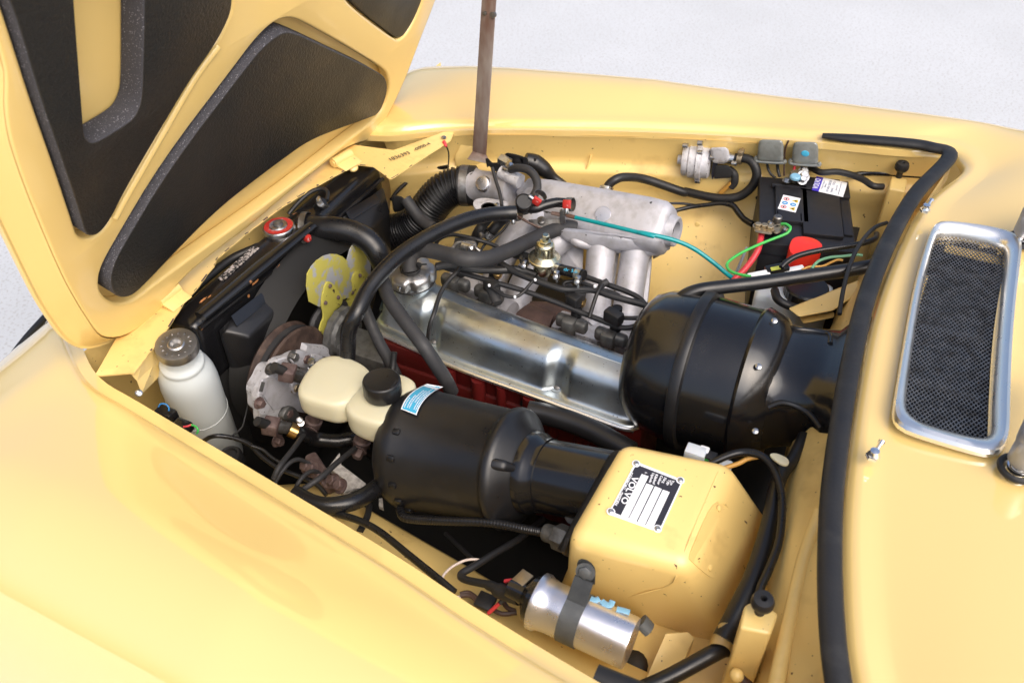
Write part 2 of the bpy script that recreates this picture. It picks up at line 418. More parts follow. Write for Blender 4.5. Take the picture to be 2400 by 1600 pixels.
# grille opening in the cowl
gO = [(310, 215), (345, 192), (400, 190), (560, 208), (690, 235), (745, 262), (772, 300), (758, 420), (735, 600), (715, 850), (707, 1100), (705, 1250), (690, 1325), (640, 1378), (560, 1370), (400, 1325), (200, 1262), (130, 1225), (106, 1170), (118, 1080), (165, 800), (220, 500), (280, 290)]
gI = [(338, 250), (352, 236), (420, 232), (560, 255), (660, 282), (692, 305), (690, 370), (660, 600), (635, 850), (618, 1100), (617, 1230), (605, 1265), (560, 1278), (400, 1245), (250, 1200), (200, 1165), (180, 1110), (205, 900), (250, 600), (300, 380)]
def onskin(m, x, y, d=0.):
    z = 1.055
    for _ in range(5):
        p = A(m, x, y, z=z); z = FZ(p.x, p.y) + d
    return A(m, x, y, z=z)
GO = resample(chaikin([onskin(15, *p) for p in gO], 2), 120); GI = resample(chaikin([onskin(15, *p) for p in gI], 2), 120)
gc = sum(GI, Vector())/120
def inpoly(p, P):
    c = False
    for i in range(len(P)):
        a, b = P[i], P[i-1]
        if (a.y > p.y) != (b.y > p.y) and p.x < (b.x-a.x)*(p.y-a.y)/(b.y-a.y)+a.x: c = not c
    return c
bm = NB(); grid(bm, rows)
kill = [f for f in bm.faces if inpoly(f.calc_center_median(), GI)]
bmesh.ops.delete(bm, geom=kill, context='FACES'); fixn(bm)
up = sum(1 if f.normal.z > 0 else -1 for f in bm.faces)
if up < 0: bmesh.ops.reverse_faces(bm, faces=bm.faces)
obj('body_shell', bm, 'yellow_paint', car, ang=50)

# outer flanks below the skin's edge, so the car stands on the ground line
e = rows[-1]
for side in (0, 1):
    pts = e[:iN+6] if side == 0 else e[iF-6:]; bm = NB()
    grid(bm, [[Vector((p.x, p.y, p.z)) for p in pts], [Vector((p.x, p.y+(-.02 if side == 0 else .02), p.z-.12)) for p in pts], [Vector((p.x, p.y, .30)) for p in pts]])
    obj('side_panel', fixn(bm), 'yellow_paint', car)

# grille frame, mesh, duct
bm = NB(); rings = []
for t, h in ((0, -.001), (0, .005), (.10, .0095), (.3, .0115), (.55, .010), (.8, .006), (.93, .001), (1, -.006), (1.0, -.014)):
    rings.append([a.lerp(b, t) + Vector((0, 0, h)) for a, b in zip(GO, GI)])
bridge(bm, rings)
gr = obj('cowl_grille', fixn(bm), 'stainless', car, ang=30)
bm = NB()
ys = [p.y for p in GI]; xs = [p.x for p in GI]
def wire(p0, p1, r=.00055):
    d = (p1-p0); a, u, w = basis(d); R_ = [[p + (u*x + w*y)*r for x, y in ((1, 1), (-1, 1), (-1, -1), (1, -1))] for p in (p0, p1)]
    bridge(bm, R_)
pit = .0056
for sgn in (1, -1):
    for k in range(-90, 160):
        c0 = k*pit                       # line: (y-y0)*.62 = sgn*(x-x0)+c
        seg = []
        for i in range(len(GI)):
            a, b = GI[i], GI[(i+1) % len(GI)]
            fa = (a.y-min(ys))*.62 - sgn*(a.x-min(xs)) - c0 + (.12 if sgn < 0 else 0)*0
            fb = (b.y-min(ys))*.62 - sgn*(b.x-min(xs)) - c0
            if fa*fb < 0: seg.append(a.lerp(b, fa/(fa-fb)))
        if len(seg) == 2: wire(seg[0]+Vector((0, 0, -.007)), seg[1]+Vector((0, 0, -.007)))
tag(obj('grille_mesh', bm, 'steel_dull', gr, smooth=False), kind='stuff')
bm = NB(); bridge(bm, [[p+Vector((0, 0, -.012)) for p in GI], [p+Vector((0, 0, -.07)) for p in GI]], cap1=True)
obj('air_duct', fixn(bm), 'air_duct_dark', gr)
for fy in (.22, .5, .83):
    y = min(ys)+(max(ys)-min(ys))*fy; sl = sorted(p.x for p in GI if abs(p.y-y) < .02)
    x0, x1 = min(sl)+.004, max(sl)-.004
    obj('duct_rib', box(NB(), ((x0+x1)/2, y, FZ(.15, y)-.022), (x1-x0, .012, .012), bev=.001), 'rubber_matte', gr)
yt = max(ys)-.012
obj('duct_lip', box(NB(), (.155, yt-.008, FZ(.155, yt)-.019), (.085, .022, .003), bev=.001), 'bay_paint', gr)

# ---- inside of the bay
def railpt(side, x):
    P = near_rail + cor_n[:2] if side == 0 else far_rail + [cor_f[2]]
    P = sorted(P, key=lambda p: p.x); xs_ = [p.x for p in P]
    return float(np.interp(x, xs_, [p.y for p in P])), float(np.interp(x, xs_, [p.z for p in P]))
def bump(x, c, w): return math.exp(-((x-c)/w)**2)
rws = []
X = np.linspace(-1.02, .10, 60)
for (dy, z) in ((.0, -.010), (.004, -.020), (.012, -.045), (.016, -.070), (.017, -.082), (.012, -.090), (.002, -.096), (.000, -.105), (.004, -.135), (.004, -.150), (-.012, -.175), (-.055, -.205), (-.11, -.24), (-.16, -.29), (-.20, -.36), (-.215, -.46), (-.22, -.70)):
    r = []
    for x in X:
        y, zr = railpt(1, x)
        k = smooth01((-z-.13)/.1)
        arch = .25+.75*smooth01((x+.62)/.16)*(1-smooth01((x+.12)/.12)) if dy < 0 else 1
        yy = y + dy*(arch if dy < 0 else 1) - .02*bump(x, -.52, .03)*k
        if dy < 0: yy = min(yy, y+.0) + (0)
        r.append(Vector((x, yy, zr+z + .01*bump(x, -.4, .15)*smooth01((-z-.02)/.05)*0)))
    rws.append(r)
bm = NB(); grid(bm, rws); fixn(bm)
obj('inner_wing', bm, 'bay_paint', car, ang=60)
# the angled hinge box behind the bonnet stay
a, b, c, d = A(2, 860, 320, Y=1.462), A(2, 1128, 308, Y=1.492), A(2, 1100, 505, Y=1.485), A(2, 775, 500, Y=1.44)
bm = NB(); hull(bm, [a, b, c, d, a+Vector((0, .06, 0)), b+Vector((0, .05, 0)), c+Vector((0, .05, 0)), d+Vector((0, .07, 0)), d+Vector((-.0, .02, -.22)), c+Vector((0, .0, -.22))], .003)
obj('hinge_box', bm, 'bay_paint', car)
for pts in ([(1722, 482, 1.525), (1690, 570, 1.52), (1640, 690, 1.515)], [(1135, 470, 1.505), (1400, 478, 1.53), (1720, 478, 1.56)]):
    P = [A(2, x, y, Y=yy) for x, y, yy in pts]; obj('panel_seam', tube(NB(), P, .0022, 8), 'bay_paint', car)
for m, x, y, yy in ((2, 1720, 480, 1.555), (2, 1905, 500, 1.56), (11, 2178, 305, 1.60), (11, 1700, 270, 1.60), (11, 1850, 375, 1.60), (11, 690, 150, 1.585), (3, 350, 720, 1.45)):
    p = A(m, x, y, Y=yy); obj('hole_plug' if m == 2 else 'panel_screw', lathe(NB(), [(0, 0), (.0055, 0), (.005, .002), (0, .0026)], p, (0, -1, .15), 14), 'dark' if m == 2 else 'bay_paint', car)
rws = []
for (dy, z) in ((.0, -.012), (-.002, -.03), (.0, -.07), (.005, -.11), (.02, -.15), (.055, -.182), (.10, -.207), (.15, -.238), (.178, -.29), (.184, -.4), (.184, -.7)):
    r = []
    for x in X:
        y, zr = railpt(0, x)
        arch = .3 + .7*smooth01((x+.90)/.22)
        r.append(Vector((x, y + dy*arch, zr+z)))
    rws.append(r)
bm = NB(); grid(bm, rws); fixn(bm)
obj('inner_wing', bm, 'bay_paint', car, ang=60)
# firewall and cowl gutter
rws = []
for (dx, z) in ((.004, -.016), (.006, -.05), (-.008, -.085), (-.035, -.11), (-.055, -.16), (-.06, -.30), (-.06, -.7)):
    rws.append([Vector((p.x+dx, p.y, p.z+z)) for p in resample([Vector((.085, .40, .99))]+[q+Vector((.012, 0, 0)) for q in reversed(seal_pts[1:-1])]+[Vector((.10, 1.65, .99))], 50, False)])
bm = NB(); grid(bm, rws); fixn(bm)
obj('firewall', bm, 'bay_paint', car, ang=60)
bm = NB(); tube(bm, [A(8, 1105, 520, z=.95), A(8, 1010, 800, z=.93), A(8, 930, 1130, z=.92), A(8, 880, 1350, z=.915), A(8, 830, 1600, z=.91)], wid(8, 95, A(8, 930, 1130, z=.92)), 14)
obj('gutter_rail', bm, 'bay_paint', car)
bm = NB(); grid(bm, [[Vector((x, y, .30)) for x in (-1.6, -.5, .2)] for y in (.25, 1., 1.8)])
obj('shade_floor', bm, 'dark', car)  # added dark sheet, stands in for the shade below the open bay
bm = NB(); grid(bm, [[Vector((-1.085, y, z)) for y in (.3, 1, 1.75)] for z in (.925, .3)])
obj('front_bulkhead', bm, 'bay_paint', car)

# ---- front cross panel with the chipped inner lip
inner = [(0, 1042, 305), (0, 1036, 322), (0, 965, 368), (0, 896, 413), (0, 880, 398), (0, 885, 386), (1, 1960, 905), (1, 1700, 1050), (1, 1540, 1150), (1, 1380, 1270), (1, 1290, 1345), (1, 1190, 1430), (4, 580, 350), (4, 545, 385), (4, 470, 490), (4, 380, 590), (4, 330, 665), (4, 285, 740), (4, 235, 815), (4, 120, 960), (4, 40, 1065)]
PI_ = [A(m, x, y, z=.932) for m, x, y in inner]
PI2 = []
for i, p in enumerate(resample(PI_, 90, False)):
    j = .0016*noise.noise(Vector((i*.9, 0, 3))) if i > 14 else 0
    PI2.append(p + Vector((j, 0, 0)))
outer = [A(0, 1020, 303, z=.936), A(0, 905, 345, z=.936), Vector((-1.09, 1.30, .932)), Vector((-1.095, 1.0, .93)), Vector((-1.095, .72, .93)), A(0, 225, 850, z=.932), A(16, 690, 1195, z=.93)]
OU = resample(outer, 90, False); bm = NB(); dn = Vector((0, 0, -.0022))
bridge(bm, [[v+dn for v in OU], OU, [a.lerp(b, .5) for a, b in zip(OU, PI2)], PI2, [v+dn for v in PI2], [v+dn for v in OU]], False)
fp = obj('front_panel', bm, 'bay_paint', car, smooth=False)
# the end of the panel folded down beside the fender
a, b, c, d = A(4, 250, 745, z=.93), A(4, 10, 1060, z=.93), A(4, 95, 1205, z=.895), A(4, 215, 1080, z=.86)
bm = NB(); grid(bm, [[A(4, 250, 745, z=.9315), A(4, 175, 875, z=.9315), A(4, 100, 975, z=.9315), A(4, 10, 1062, z=.9315)], [A(4, 275, 800, z=.90), A(4, 222, 930, z=.90), A(4, 165, 1020, z=.90), A(4, 60, 1120, z=.91)], [A(4, 262, 900, z=.87), A(4, 215, 1080, z=.865), A(4, 165, 1135, z=.87), A(4, 92, 1206, z=.89)]]); fixn(bm)
obj('end_bracket', bm, 'bay_paint', fp, smooth=False)
obj('screw', screwhead(NB(), A(4, 72, 1200, z=.905), (.5, -.3, .8), .006), 'zinc', fp)
obj('screw', screwhead(NB(), A(2, 705, 362, z=.936), (0, 0, 1), .0062), 'zinc', fp)
bm = NB(); lathe(bm, [(.004, 0), (.0035, .012), (.0025, .014)], A(2, 706, 388, z=.935), (A(2, 722, 420, z=.93)-A(2, 706, 388, z=.935)), 12); obj('cable_lug', bm, 'red_cable', fp)
hose('earth_wire', None, zz(2, [(722, 415, .93), (738, 460, .91), (740, 510, .89), (736, 560, .86)]), 10, 'rubber', parent=fp)
for s_, x, y, x2, y2, hgt in (('1836393', 335, 522, 478, 470, 34), ('-0000-4', 508, 452, 618, 405, 28)):
    o = A(2, x, y, z=.9372); q = A(2, x2, y2, z=.9372); xd = (q-o).normalized(); yd = Vector((0, 0, 1)).cross(xd)
    textpart(s_, 'stamped_number', 'ink', fp, o, xd, yd, wid(2, hgt, o)*2*1.2, ext=.0002, fit=(q-o).length)
# small slot bolts and hinge lugs of the bonnet
for m, x0, y0, x1, y1 in ((4, 200, 590, 330, 490), (1, 1835, 900, 1930, 845)):
    p, q = A(m, x0, y0, z=.945), A(m, x1, y1, z=.945)
    bm = NB(); tube(bm, [p, q], .0105, 16, 2); lathe(bm, [(.006, 0), (.006, .002), (0, .0021)], p, p-q, 12)
    hull(bm, [p+Vector((.006, 0, .0)), q+Vector((.006, 0, 0)), p+Vector((.03, 0, -.012)), q+Vector((.03, 0, -.012)), p+Vector((.006, 0, -.008)), q+Vector((.006, 0, -.008))], .001)
    obj('bonnet_hinge', bm, 'bay_paint', fp)
p = A(1, 1945, 922, z=.925)
obj('slotted_bolt', screwhead(NB(), p, (.4, -.3, .85), .011), 'bay_paint', fp)

# chipped bare spots along the panel's lip
bm = NB(); L9 = resample(PI2, 260, False); k = 40
while k < 250:
    n9 = random.choice((2, 3, 4, 6)); seg = [p + Vector((-.0006, 0, .0004)) for p in L9[k:k+n9]]
    if len(seg) > 1: tube(bm, seg, random.uniform(.0006, .0016), 5, smooth=False)
    k += n9 + random.randint(2, 11)
tag(obj('paint_chip', bm, 'rust_bolt', fp), kind='stuff')
# ---- bonnet
HA = R(70); HP0 = Vector((-1.04, 1.0, .93)); HS = Vector((math.cos(HA), 0, math.sin(HA))); HY = Vector((0, 1, 0)); HN = HY.cross(HS)
if HN.x < 0: HN = -HN
MH = Matrix((HY, HS, HN)).transposed().to_4x4(); MH.translation = HP0; MHI = MH.inverted()
def H(m, x, y, d=0.):
    p = MHI @ AP(m, x, y, HP0 + HN*d, HN); return Vector((p.x, p.y, 0))
def hs(y, s): return Vector((y-1.0, s, 0))
h_out = [H(1, 0, 1150), H(16, 190, 360), H(16, 350, 700), H(16, 470, 880), H(16, 560, 1005), H(16, 605, 1040), H(16, 660, 1056), H(16, 760, 1052), H(16, 880, 1010), H(16, 1000, 930), H(16, 1120, 830), H(16, 1215, 745), H(4, 330, 500), H(4, 620, 250), H(4, 850, 85), H(1, 1540, 1130), H(1, 1830, 905), H(1, 1960, 850), H(1, 2080, 835), H(1, 2168, 694), H(1, 2264, 470), H(1, 2342, 270), H(1, 2447, 0), hs(1.60, .40), hs(1.64, .8), hs(1.66, 1.12), hs(1.5, 1.16), hs(.5, 1.16), hs(.36, 1.12), hs(.41, .8)]
h_cre = [H(1, 10, 640), H(1, 120, 1000), H(16, 440, 430), H(16, 560, 650), H(16, 650, 790), H(16, 710, 880), H(16, 760, 918), H(16, 840, 925), H(16, 930, 905), H(16, 1060, 825), H(16, 1150, 760), H(16, 1180, 740), H(4, 320, 470), H(4, 600, 245), H(4, 830, 78), H(1, 1540, 1105), H(1, 1830, 870), H(1, 1940, 800), H(1, 2050, 775), H(1, 2135, 655), H(1, 2238, 435), H(1, 2318, 220), H(1, 2405, 0), hs(1.57, .40), hs(1.60, .8), hs(1.62, 1.08), hs(1.47, 1.12), hs(.53, 1.12), hs(.42, 1.08), hs(.52, .6)]
HO = resample(chaikin(h_out, 2), 240); HC = resample(chaikin(h_cre, 2), 240)
k0 = min(range(240), key=lambda i: (HO[i]-HC[0]).length)
# pair rings by nearest walk
HOp = []
for p in HC:
    HOp.append(min(HO, key=lambda q: (q-p).length))
for _ in range(3): HOp = [(HOp[i-1]+HOp[i]*2+HOp[(i+1) % 240])/4 for i in range(240)]
hA = chaikin([H(1, *p) for p in ((-60, -130), (10, 30), (60, 180), (180, 560), (300, 900), (410, 1235), (430, 1300), (480, 1322), (545, 1300), (615, 1215), (690, 1060), (860, 770), (1050, 450), (1180, 270), (1250, 140), (1288, 40), (1280, -80), (1200, -230), (900, -420), (300, -420))], 2)
hB = chaikin([H(1, *p) for p in ((1590, 95), (1500, 130), (1400, 230), (1300, 365), (900, 890), (640, 1325), (560, 1470), (545, 1560), (565, 1630), (640, 1680), (740, 1660), (870, 1550), (1540, 1075), (1930, 765), (2030, 690), (2110, 620), (2152, 500), (2140, 410), (2100, 370), (1690, 130))], 2)
hC = chaikin([H(1, *p) for p in ((1880, -30), (1960, 60), (2170, 215), (2200, 225), (2240, 195), (2290, 110), (2335, 0), (2350, -90), (2200, -160), (1900, -120))], 2)
bm = NB()
bridge(bm, [[MH @ (p + Vector((0, 0, z))) for p in r] for r, z in ((HC, -.0015), ([c.lerp(o, .12) for c, o in zip(HC, HOp)], -.006), ([c.lerp(o, .85) for c, o in zip(HC, HOp)], -.020), ([c.lerp(o, .96) for c, o in zip(HC, HOp)], -.0185), (HOp, -.021), (HOp, -.026))])
oc = sum(HOp, Vector())/240
skin = [MH @ (p + Vector((0, 0, -.026))) for p in HOp]
bm.faces.new([bm.verts.new(p) for p in skin])
back = [MH @ (oc + (p-oc)*.985 + Vector((0, 0, -.034))) for p in HOp]
bridge(bm, [[v.copy() for v in skin], back]); bm.faces.new([bm.verts.new(p) for p in reversed(back)])
bmesh.ops.remove_doubles(bm, verts=bm.verts, dist=1e-5)
bmesh.ops.triangulate(bm, faces=[f for f in bm.faces if len(f.verts) > 4])
hood = obj('bonnet', bm, 'hood_paint', car, ang=32)
HCi = [p + (sum(HC, Vector())/240-p).normalized()*.0005 for p in HC]
obj('bonnet_frame', plate2d(HCi, [hA, hB, hC], MH, .026, .0055, 4), 'hood_paint', hood, ang=40)
def pad(name, outl, holes, d0, d1, bev=.003):
    M2 = MH @ Matrix.Translation((0, 0, d1))
    bm = plate2d(outl, holes, M2, d1-d0, bev, 3); 
    for f in bm.faces:
        if abs(f.normal.dot(HN)) < .75: f.material_index = 1
    return obj(name, bm, ['pad_black', 'foam_edge'], hood, ang=40)
PT = .011
pA = chaikin([H(1, x, y, PT) for x, y in ((-20, -130), (50, 0), (105, 150), (220, 540), (330, 850), (440, 1180), (468, 1285), (500, 1305), (550, 1290), (612, 1212), (688, 1055), (858, 765), (1048, 445), (1178, 265), (1248, 138), (1284, 40), (1276, -80), (1190, -230), (900, -400), (300, -400))], 2)
cA = chaikin([H(1, x, y, PT) for x, y in ((410, -20), (432, 280), (450, 520), (463, 700), (467, 738), (475, 770), (510, 790), (560, 770), (690, 690), (740, 650), (770, 590), (784, 530), (792, 300), (797, 0), (800, -240), (400, -240))], 2)
pad('sound_pad', pA, [cA], -.0245, PT)
pB = chaikin([H(1, x, y, PT) for x, y in ((1590, 172), (1530, 195), (1440, 270), (1340, 395), (940, 920), (690, 1335), (625, 1460), (605, 1560), (640, 1640), (720, 1640), (800, 1568), (950, 1410), (1100, 1255), (1240, 1125), (1400, 1000), (1560, 880), (1700, 780), (1860, 715), (2030, 655), (2090, 630), (2135, 520), (2135, 440), (2090, 400), (1900, 310), (1690, 210))], 2)
pad('sound_pad', pB, [], -.0245, PT)
pC = chaikin([H(1, x, y, -.004) for x, y in ((1905, -30), (1975, 50), (2165, 200), (2200, 214), (2236, 190), (2286, 105), (2328, 0), (2340, -80), (2200, -150), (1920, -110))], 2)
pad('sound_pad', pC, [], -.0245, -.004, .003)
# bead pressed beside the pad openings
for pts, w in (([(1170, 245), (1035, 430), (840, 765), (670, 1060), (600, 1190)], 16),):
    P = [MH @ (H(1, x+34, y+14) + Vector((0, 0, -.002))) for x, y in pts]
    obj('pressed_bead', tube(NB(), P, .006, 12), 'hood_paint', hood)

# ---- rubber seals, washer jets, wipers, dark edge line
bm = NB()
sp = [A(0, 1888, 316, z=1.010), A(0, 1960, 323, z=1.016), A(0, 2070, 332, z=1.025), A(0, 2135, 342, z=1.028)] + [p + Vector((0, 0, .004)) for p in seal_pts[0:]]
tube(bm, [p + Vector((0, 0, .004)) for p in sp], [.007, .0125, .013, .0135] + [.0135]*(len(sp)-4), 14, 8, flat=.62, up=(0, 0, 1))
obj('rubber_seal', bm, 'rubber', car)
bm = NB(); tube(bm, [A(0, 1368, 1548, z=.992), A(0, 1460, 1585, z=.993), A(0, 1600, 1640, z=.994)], .012, 12, flat=.6)
obj('rubber_seal', bm, 'rubber', car)
for (x, y), (x2, y2) in (((272, 105), (290, 100)), ((5, 1360), (8, 1310))):
    p = onskin(15, x+6, y+14); bm = NB()
    lathe(bm, [(0, 0), (.0085, 0), (.0085, .004), (.0075, .0055)], p, (0, 0, 1), 6)
    lathe(bm, [(.0075, .0055), (.0055, .010), (.0055, .012), (0, .0135)], p, (0, 0, 1), 16)
    lathe(bm, [(.0025, 0), (.0025, .010), (.0042, .010), (.0042, .014), (0, .015)], p+Vector((.002, .006, .007)), (.25, 1, .35), 12)
    obj('washer_jet', bm, 'chrome', car)
for (x, y, dx, dy) in ((768, 275, .3, .2), (748, 1440, .10, .5)):
    p = onskin(15, x, y) + Vector((.0, .0, 0)); bm = NB()
    tube(bm, [p+Vector((.019*math.cos(a), .019*math.sin(a), .003)) for a in np.linspace(0, 2*PI, 13)], .004, 8, 3)
    w = obj('wiper_pivot', bm, 'rubber', car)
    obj('pivot_nut', lathe(NB(), [(0, 0), (.013, 0), (.013, .008), (.011, .009), (.0115, .02), (0, .02)], p, (0, 0, 1), 20), 'chrome', w)
    bm = NB(); lathe(bm, [(.014, .014), (.0165, .018), (.0165, .055), (.014, .062), (0, .064)], p, (0, 0, 1), 24)
    hull(bm, [p+Vector((a*.015+c*dx*.25, b*.013+c*dy*.25, .034+e+c*.02)) for a in (-1, 1) for b in (-1, 1) for c in (0, 1) for e in (0, .022)], .005)
    obj('wiper_arm', bm, 'wiper_grey', w)
bm = NB(); tube(bm, [A(16, 420, 670, z=.84), A(16, 355, 738, z=.84), A(16, 200, 910, z=.84), A(16, 70, 1080, z=.835), A(16, 0, 1200, z=.83), A(16, -60, 1330, z=.825)], .0065, 10)  # dark tube along the fender's front outline
obj('edge_line', bm, 'rubber', car)

# ---- bonnet stay
b0, b1 = A(0, 1100, 352, Y=1.40), A(0, 1126, -60, Y=1.46)
ax = (b1-b0).normalized(); side = Vector((1, 0, 0)); side = (side-ax*side.dot(ax)).normalized(); nn = ax.cross(side)
st = thing('bonnet_stay', 'rust-stained steel stay holding the raised bonnet open at the far fender', 'stay', b0 - ax*.03)
w = wid(0, 36, b0)
bm = NB(); slab(bm, [b0-side*w*.98, b0+side*w*.98, b1+side*w*.9, b1-side*w*.9], nn*.004, .001)
f0 = b0+nn*.002; obj('stay_bar', bm, 'prop_steel', st)
bm = NB(); hull(bm, [b0-side*w*.95, b0+side*w*.95, b0-side*w*.95+nn*.004, b0+side*w*.95+nn*.004] + [A(0, 1073, 366, Y=1.385), A(0, 1128, 378, Y=1.385), A(0, 1073, 366, Y=1.39), A(0, 1128, 378, Y=1.39)], .0006)
obj('stay_foot', bm, 'prop_steel', st)
q = A(0, 1120, 30, Y=1.452)
bm = NB(); box(bm, q+ax*.10, (w*1.4, .008, .22), (side, nn, ax), .002); obj('upper_link', bm, 'zinc_yellow', st)
bm = NB(); lathe(bm, [(0, 0), (.006, 0), (.006, .006), (0, .007)], q+side*w*.9-nn*.002, -nn, 12); lathe(bm, [(0, 0), (.004, 0), (.004, .006), (0, .007)], q-side*w*.2-nn*.002, -nn, 12)
obj('pivot_rivet', bm, 'steel_dull', st)

# ================================================================== RADIATOR, FAN, FRONT END
rad = thing('radiator', 'black radiator with a riveted shroud and chipped paint behind the front panel', 'radiator', (-.97, 1.0, .42))
x0, x1 = -1.04, -.975; yn, yf, zt = .715, 1.30, .912
bm = NB(); box(bm, ((x0+x1)/2, (yn+yf)/2, .842), (x1-x0, yf-yn, .14), bev=.016, seg=4); obj('top_tank', bm, 'tank_black', rad)
a, b = A(4, 485, 690, z=.916), A(4, 1230, 80, z=.918)
bm = NB(); tube(bm, [a, a.lerp(b, .5)+Vector((.002, 0, .003)), b], [.013, .015, .012], 16, 8, flat=.6); obj('tank_ridge', bm, 'tank_black', rad)
bm = NB(); tube(bm, [A(4, 480, 770, X=-.972), A(4, 860, 470, X=-.972), A(4, 1210, 200, X=-.972), A(1, 2110, 985, X=-.972)], .0045, 8); obj('solder_seam', bm, 'tank_black', rad)
bm = NB()
for x, y, r in ((850, 460, .0085), (1010, 345, .009), (1080, 290, .006), (500, 580, .008), (545, 555, .005), (1180, 205, .007), (600, 690, .004), (640, 655, .005)):
    p = A(4, x, y, X=-.969) if x not in (500, 545) else A(4, x, y, z=.913)
    b2 = bmesh.new(); bmesh.ops.create_icosphere(b2, subdivisions=2, radius=1)
    for v in b2.verts:
        n_ = .6+.8*noise.noise(v.co*1.7+Vector((x, 0, 0))); v.co = p + Vector((v.co.x*r*.25, v.co.y*r*n_*1.5, v.co.z*r*n_*.3))
    join(bm, b2)
tag(obj('flaked_solder', bm, 'copper_rust', rad), kind='stuff')
bm = NB()
q0, q1 = A(4, 615, 445, z=.913), A(4, 850, 225, z=.913); d = (q1-q0).normalized(); n = Vector((0, 0, 1)).cross(d)
slab(bm, [q0-n*.008, q1-n*.010, q1+n*.006, q0+n*.006], (0, 0, .0008)); obj('worn_label', bm, 'worn_label', rad)
# core side and shroud
bm = NB(); box(bm, (-1.005, 1.0, .58), (.05, .56, .42), bev=.004); obj('core', bm, 'dark', rad)
s_a, s_b, s_c, s_d = A(4, 590, 775, X=-.968), A(4, 815, 830, X=-.93), A(4, 1000, 650, X=-.93), A(4, 1045, 395, X=-.968)
bm = NB(); hull(bm, [s_a, s_b, s_c, s_d, s_a+Vector((-.01, 0, -.30)), s_b+Vector((0, 0, -.30)), s_c+Vector((0, 0, -.02)), s_d+Vector((-.02, 0, -.04))], .006); obj('shroud', bm, 'black_satin', rad)
# the round shroud wall and the far shroud box
bm = NB()
fc = Vector((-.925, .985, .715)); rg = []
for rr, xx in ((.25, -.97), (.222, -.93), (.214, -.905), (.210, -.93)):
    rg.append([Vector((xx, fc.y+rr*math.cos(t), fc.z+rr*math.sin(t)*.74)) for t in np.linspace(R(-60), R(245), 60)])
bridge(bm, rg, False); obj('shroud', fixn(bm), 'dark', rad)
u0, u1, u2, u3 = A(2, 0, 905, X=-.968), A(2, 290, 690, X=-.968), A(2, 335, 870, X=-.935), A(2, 210, 985, X=-.93)
bm = NB(); hull(bm, [u0, u1, u2, u3] + [v+Vector((-.02, 0, -.18)) for v in (u0, u1, u2, u3)], .005); obj('shroud', bm, 'black_satin', rad)
v0, v1 = A(4, 890, 530, X=-.964), A(4, 690, 685, X=-.964)
bm = NB(); slab(bm, [v0, v1, v1+Vector((.012, -.006, -.012)), v0+Vector((.012, -.006, -.012))], (.002, 0, -.002)); obj('mounting_tab', bm, 'tank_black', rad)
v0, v1 = A(2, 30, 870, X=-.964), A(2, 235, 745, X=-.964)
bm = NB(); slab(bm, [v0, v1, v1+Vector((.012, -.006, -.012)), v0+Vector((.012, -.006, -.012))], (.002, 0, -.002)); obj('mounting_tab', bm, 'tank_black', rad)
# filler neck and cap
c = A(4, 1008, 95, z=.918)
cap = obj('pressure_cap', lathe(NB(), [(0, -.02), (.026, -.02), (.029, -.010), (.031, -.008), (.031, .001), (.029, .004), (.018, .0045), (.0165, .008), (.0, .0085)], c, (0, 0, 1), 36), 'zinc', rad)
cap['label'] = 'red printed radiator cap with silver centre'
obj('printed_ring', lathe(NB(), [(.018, .0046), (.0275, .0045), (.0275, .0049), (.018, .0052)], c, (0, 0, 1), 36, cap=False), 'red_clamp', cap)
obj('cap_rivet', lathe(NB(), [(.0, .008), (.010, .0085), (.009, .013), (.004, .0155), (0, .016)], c, (0, 0, 1), 20), 'steel_dull', cap)
p = A(1, 1745, 1150, z=.905)
bm = NB(); lathe(bm, [(.009, 0), (.0085, .03), (.0105, .031), (.0105, .034), (.007, .036), (0, .036)], p, A(1, 1770, 1115, z=.93)-p, 16); obj('overflow_spout', bm, 'rubber_gloss', rad)
bm = NB(); clamp(bm, A(1, 1782, 1122, z=.925), (.55, .5, .5), .0105, .008); obj('wire_clamp', bm, 'zinc', rad)

hose('overflow_hose', 'thin black hose looping over the radiator tank beside its red cap', zz(1, [(1590, 1180, .905), (1640, 1120, .918), (1710, 1060, .928), (1770, 1040, .932), (1805, 1060, .93), (1800, 1105, .925)]), 24, 'rubber')
hose('tank_hose', 'black hose bending down past the radiator end into the coolant bottle cap', zz(4, [(880, 220, .905), (700, 300, .90), (540, 420, .90), (430, 520, .897), (365, 590, .893), (330, 680, .87), (315, 760, .845), (310, 860, .80)]), 56, 'rubber')
hose('radiator_hose', 'fat glossy black hose curving from the radiator with a red-screwed clamp', zz(4, [(1150, 85, .895), (1230, 92, .897), (1380, 100, .897), (1510, 130, .89), (1620, 195, .875), (1690, 300, .845), (1730, 410, .79), (1755, 530, .72)]), 158, 'rubber_gloss', seg=22)
hc = thing('hose_clamp', 'steel band clamp with red tip on the fat radiator hose', 'clamp', A(4, 1190, 95, z=.86))
p = A(4, 1192, 92, z=.896); q = A(4, 1260, 92, z=.897)
obj('band', lathe(NB(), [(.0285, -.006), (.0302, -.006), (.0302, .006), (.0285, .006)], p, q-p, 30, cap=False), 'steel_dull', hc)
s0 = A(4, 1165, 140, z=.91); s1 = A(4, 1215, 165, z=.91)
obj('worm_screw', tube(NB(), [A(4, 1160, 105, z=.91), A(4, 1180, 185, z=.905)], .0065, 10, 2), 'steel_dull', hc)
obj('red_tip', box(NB(), A(4, 1198, 165, z=.913), (.013, .012, .013), bev=.003), 'red_clamp', hc)

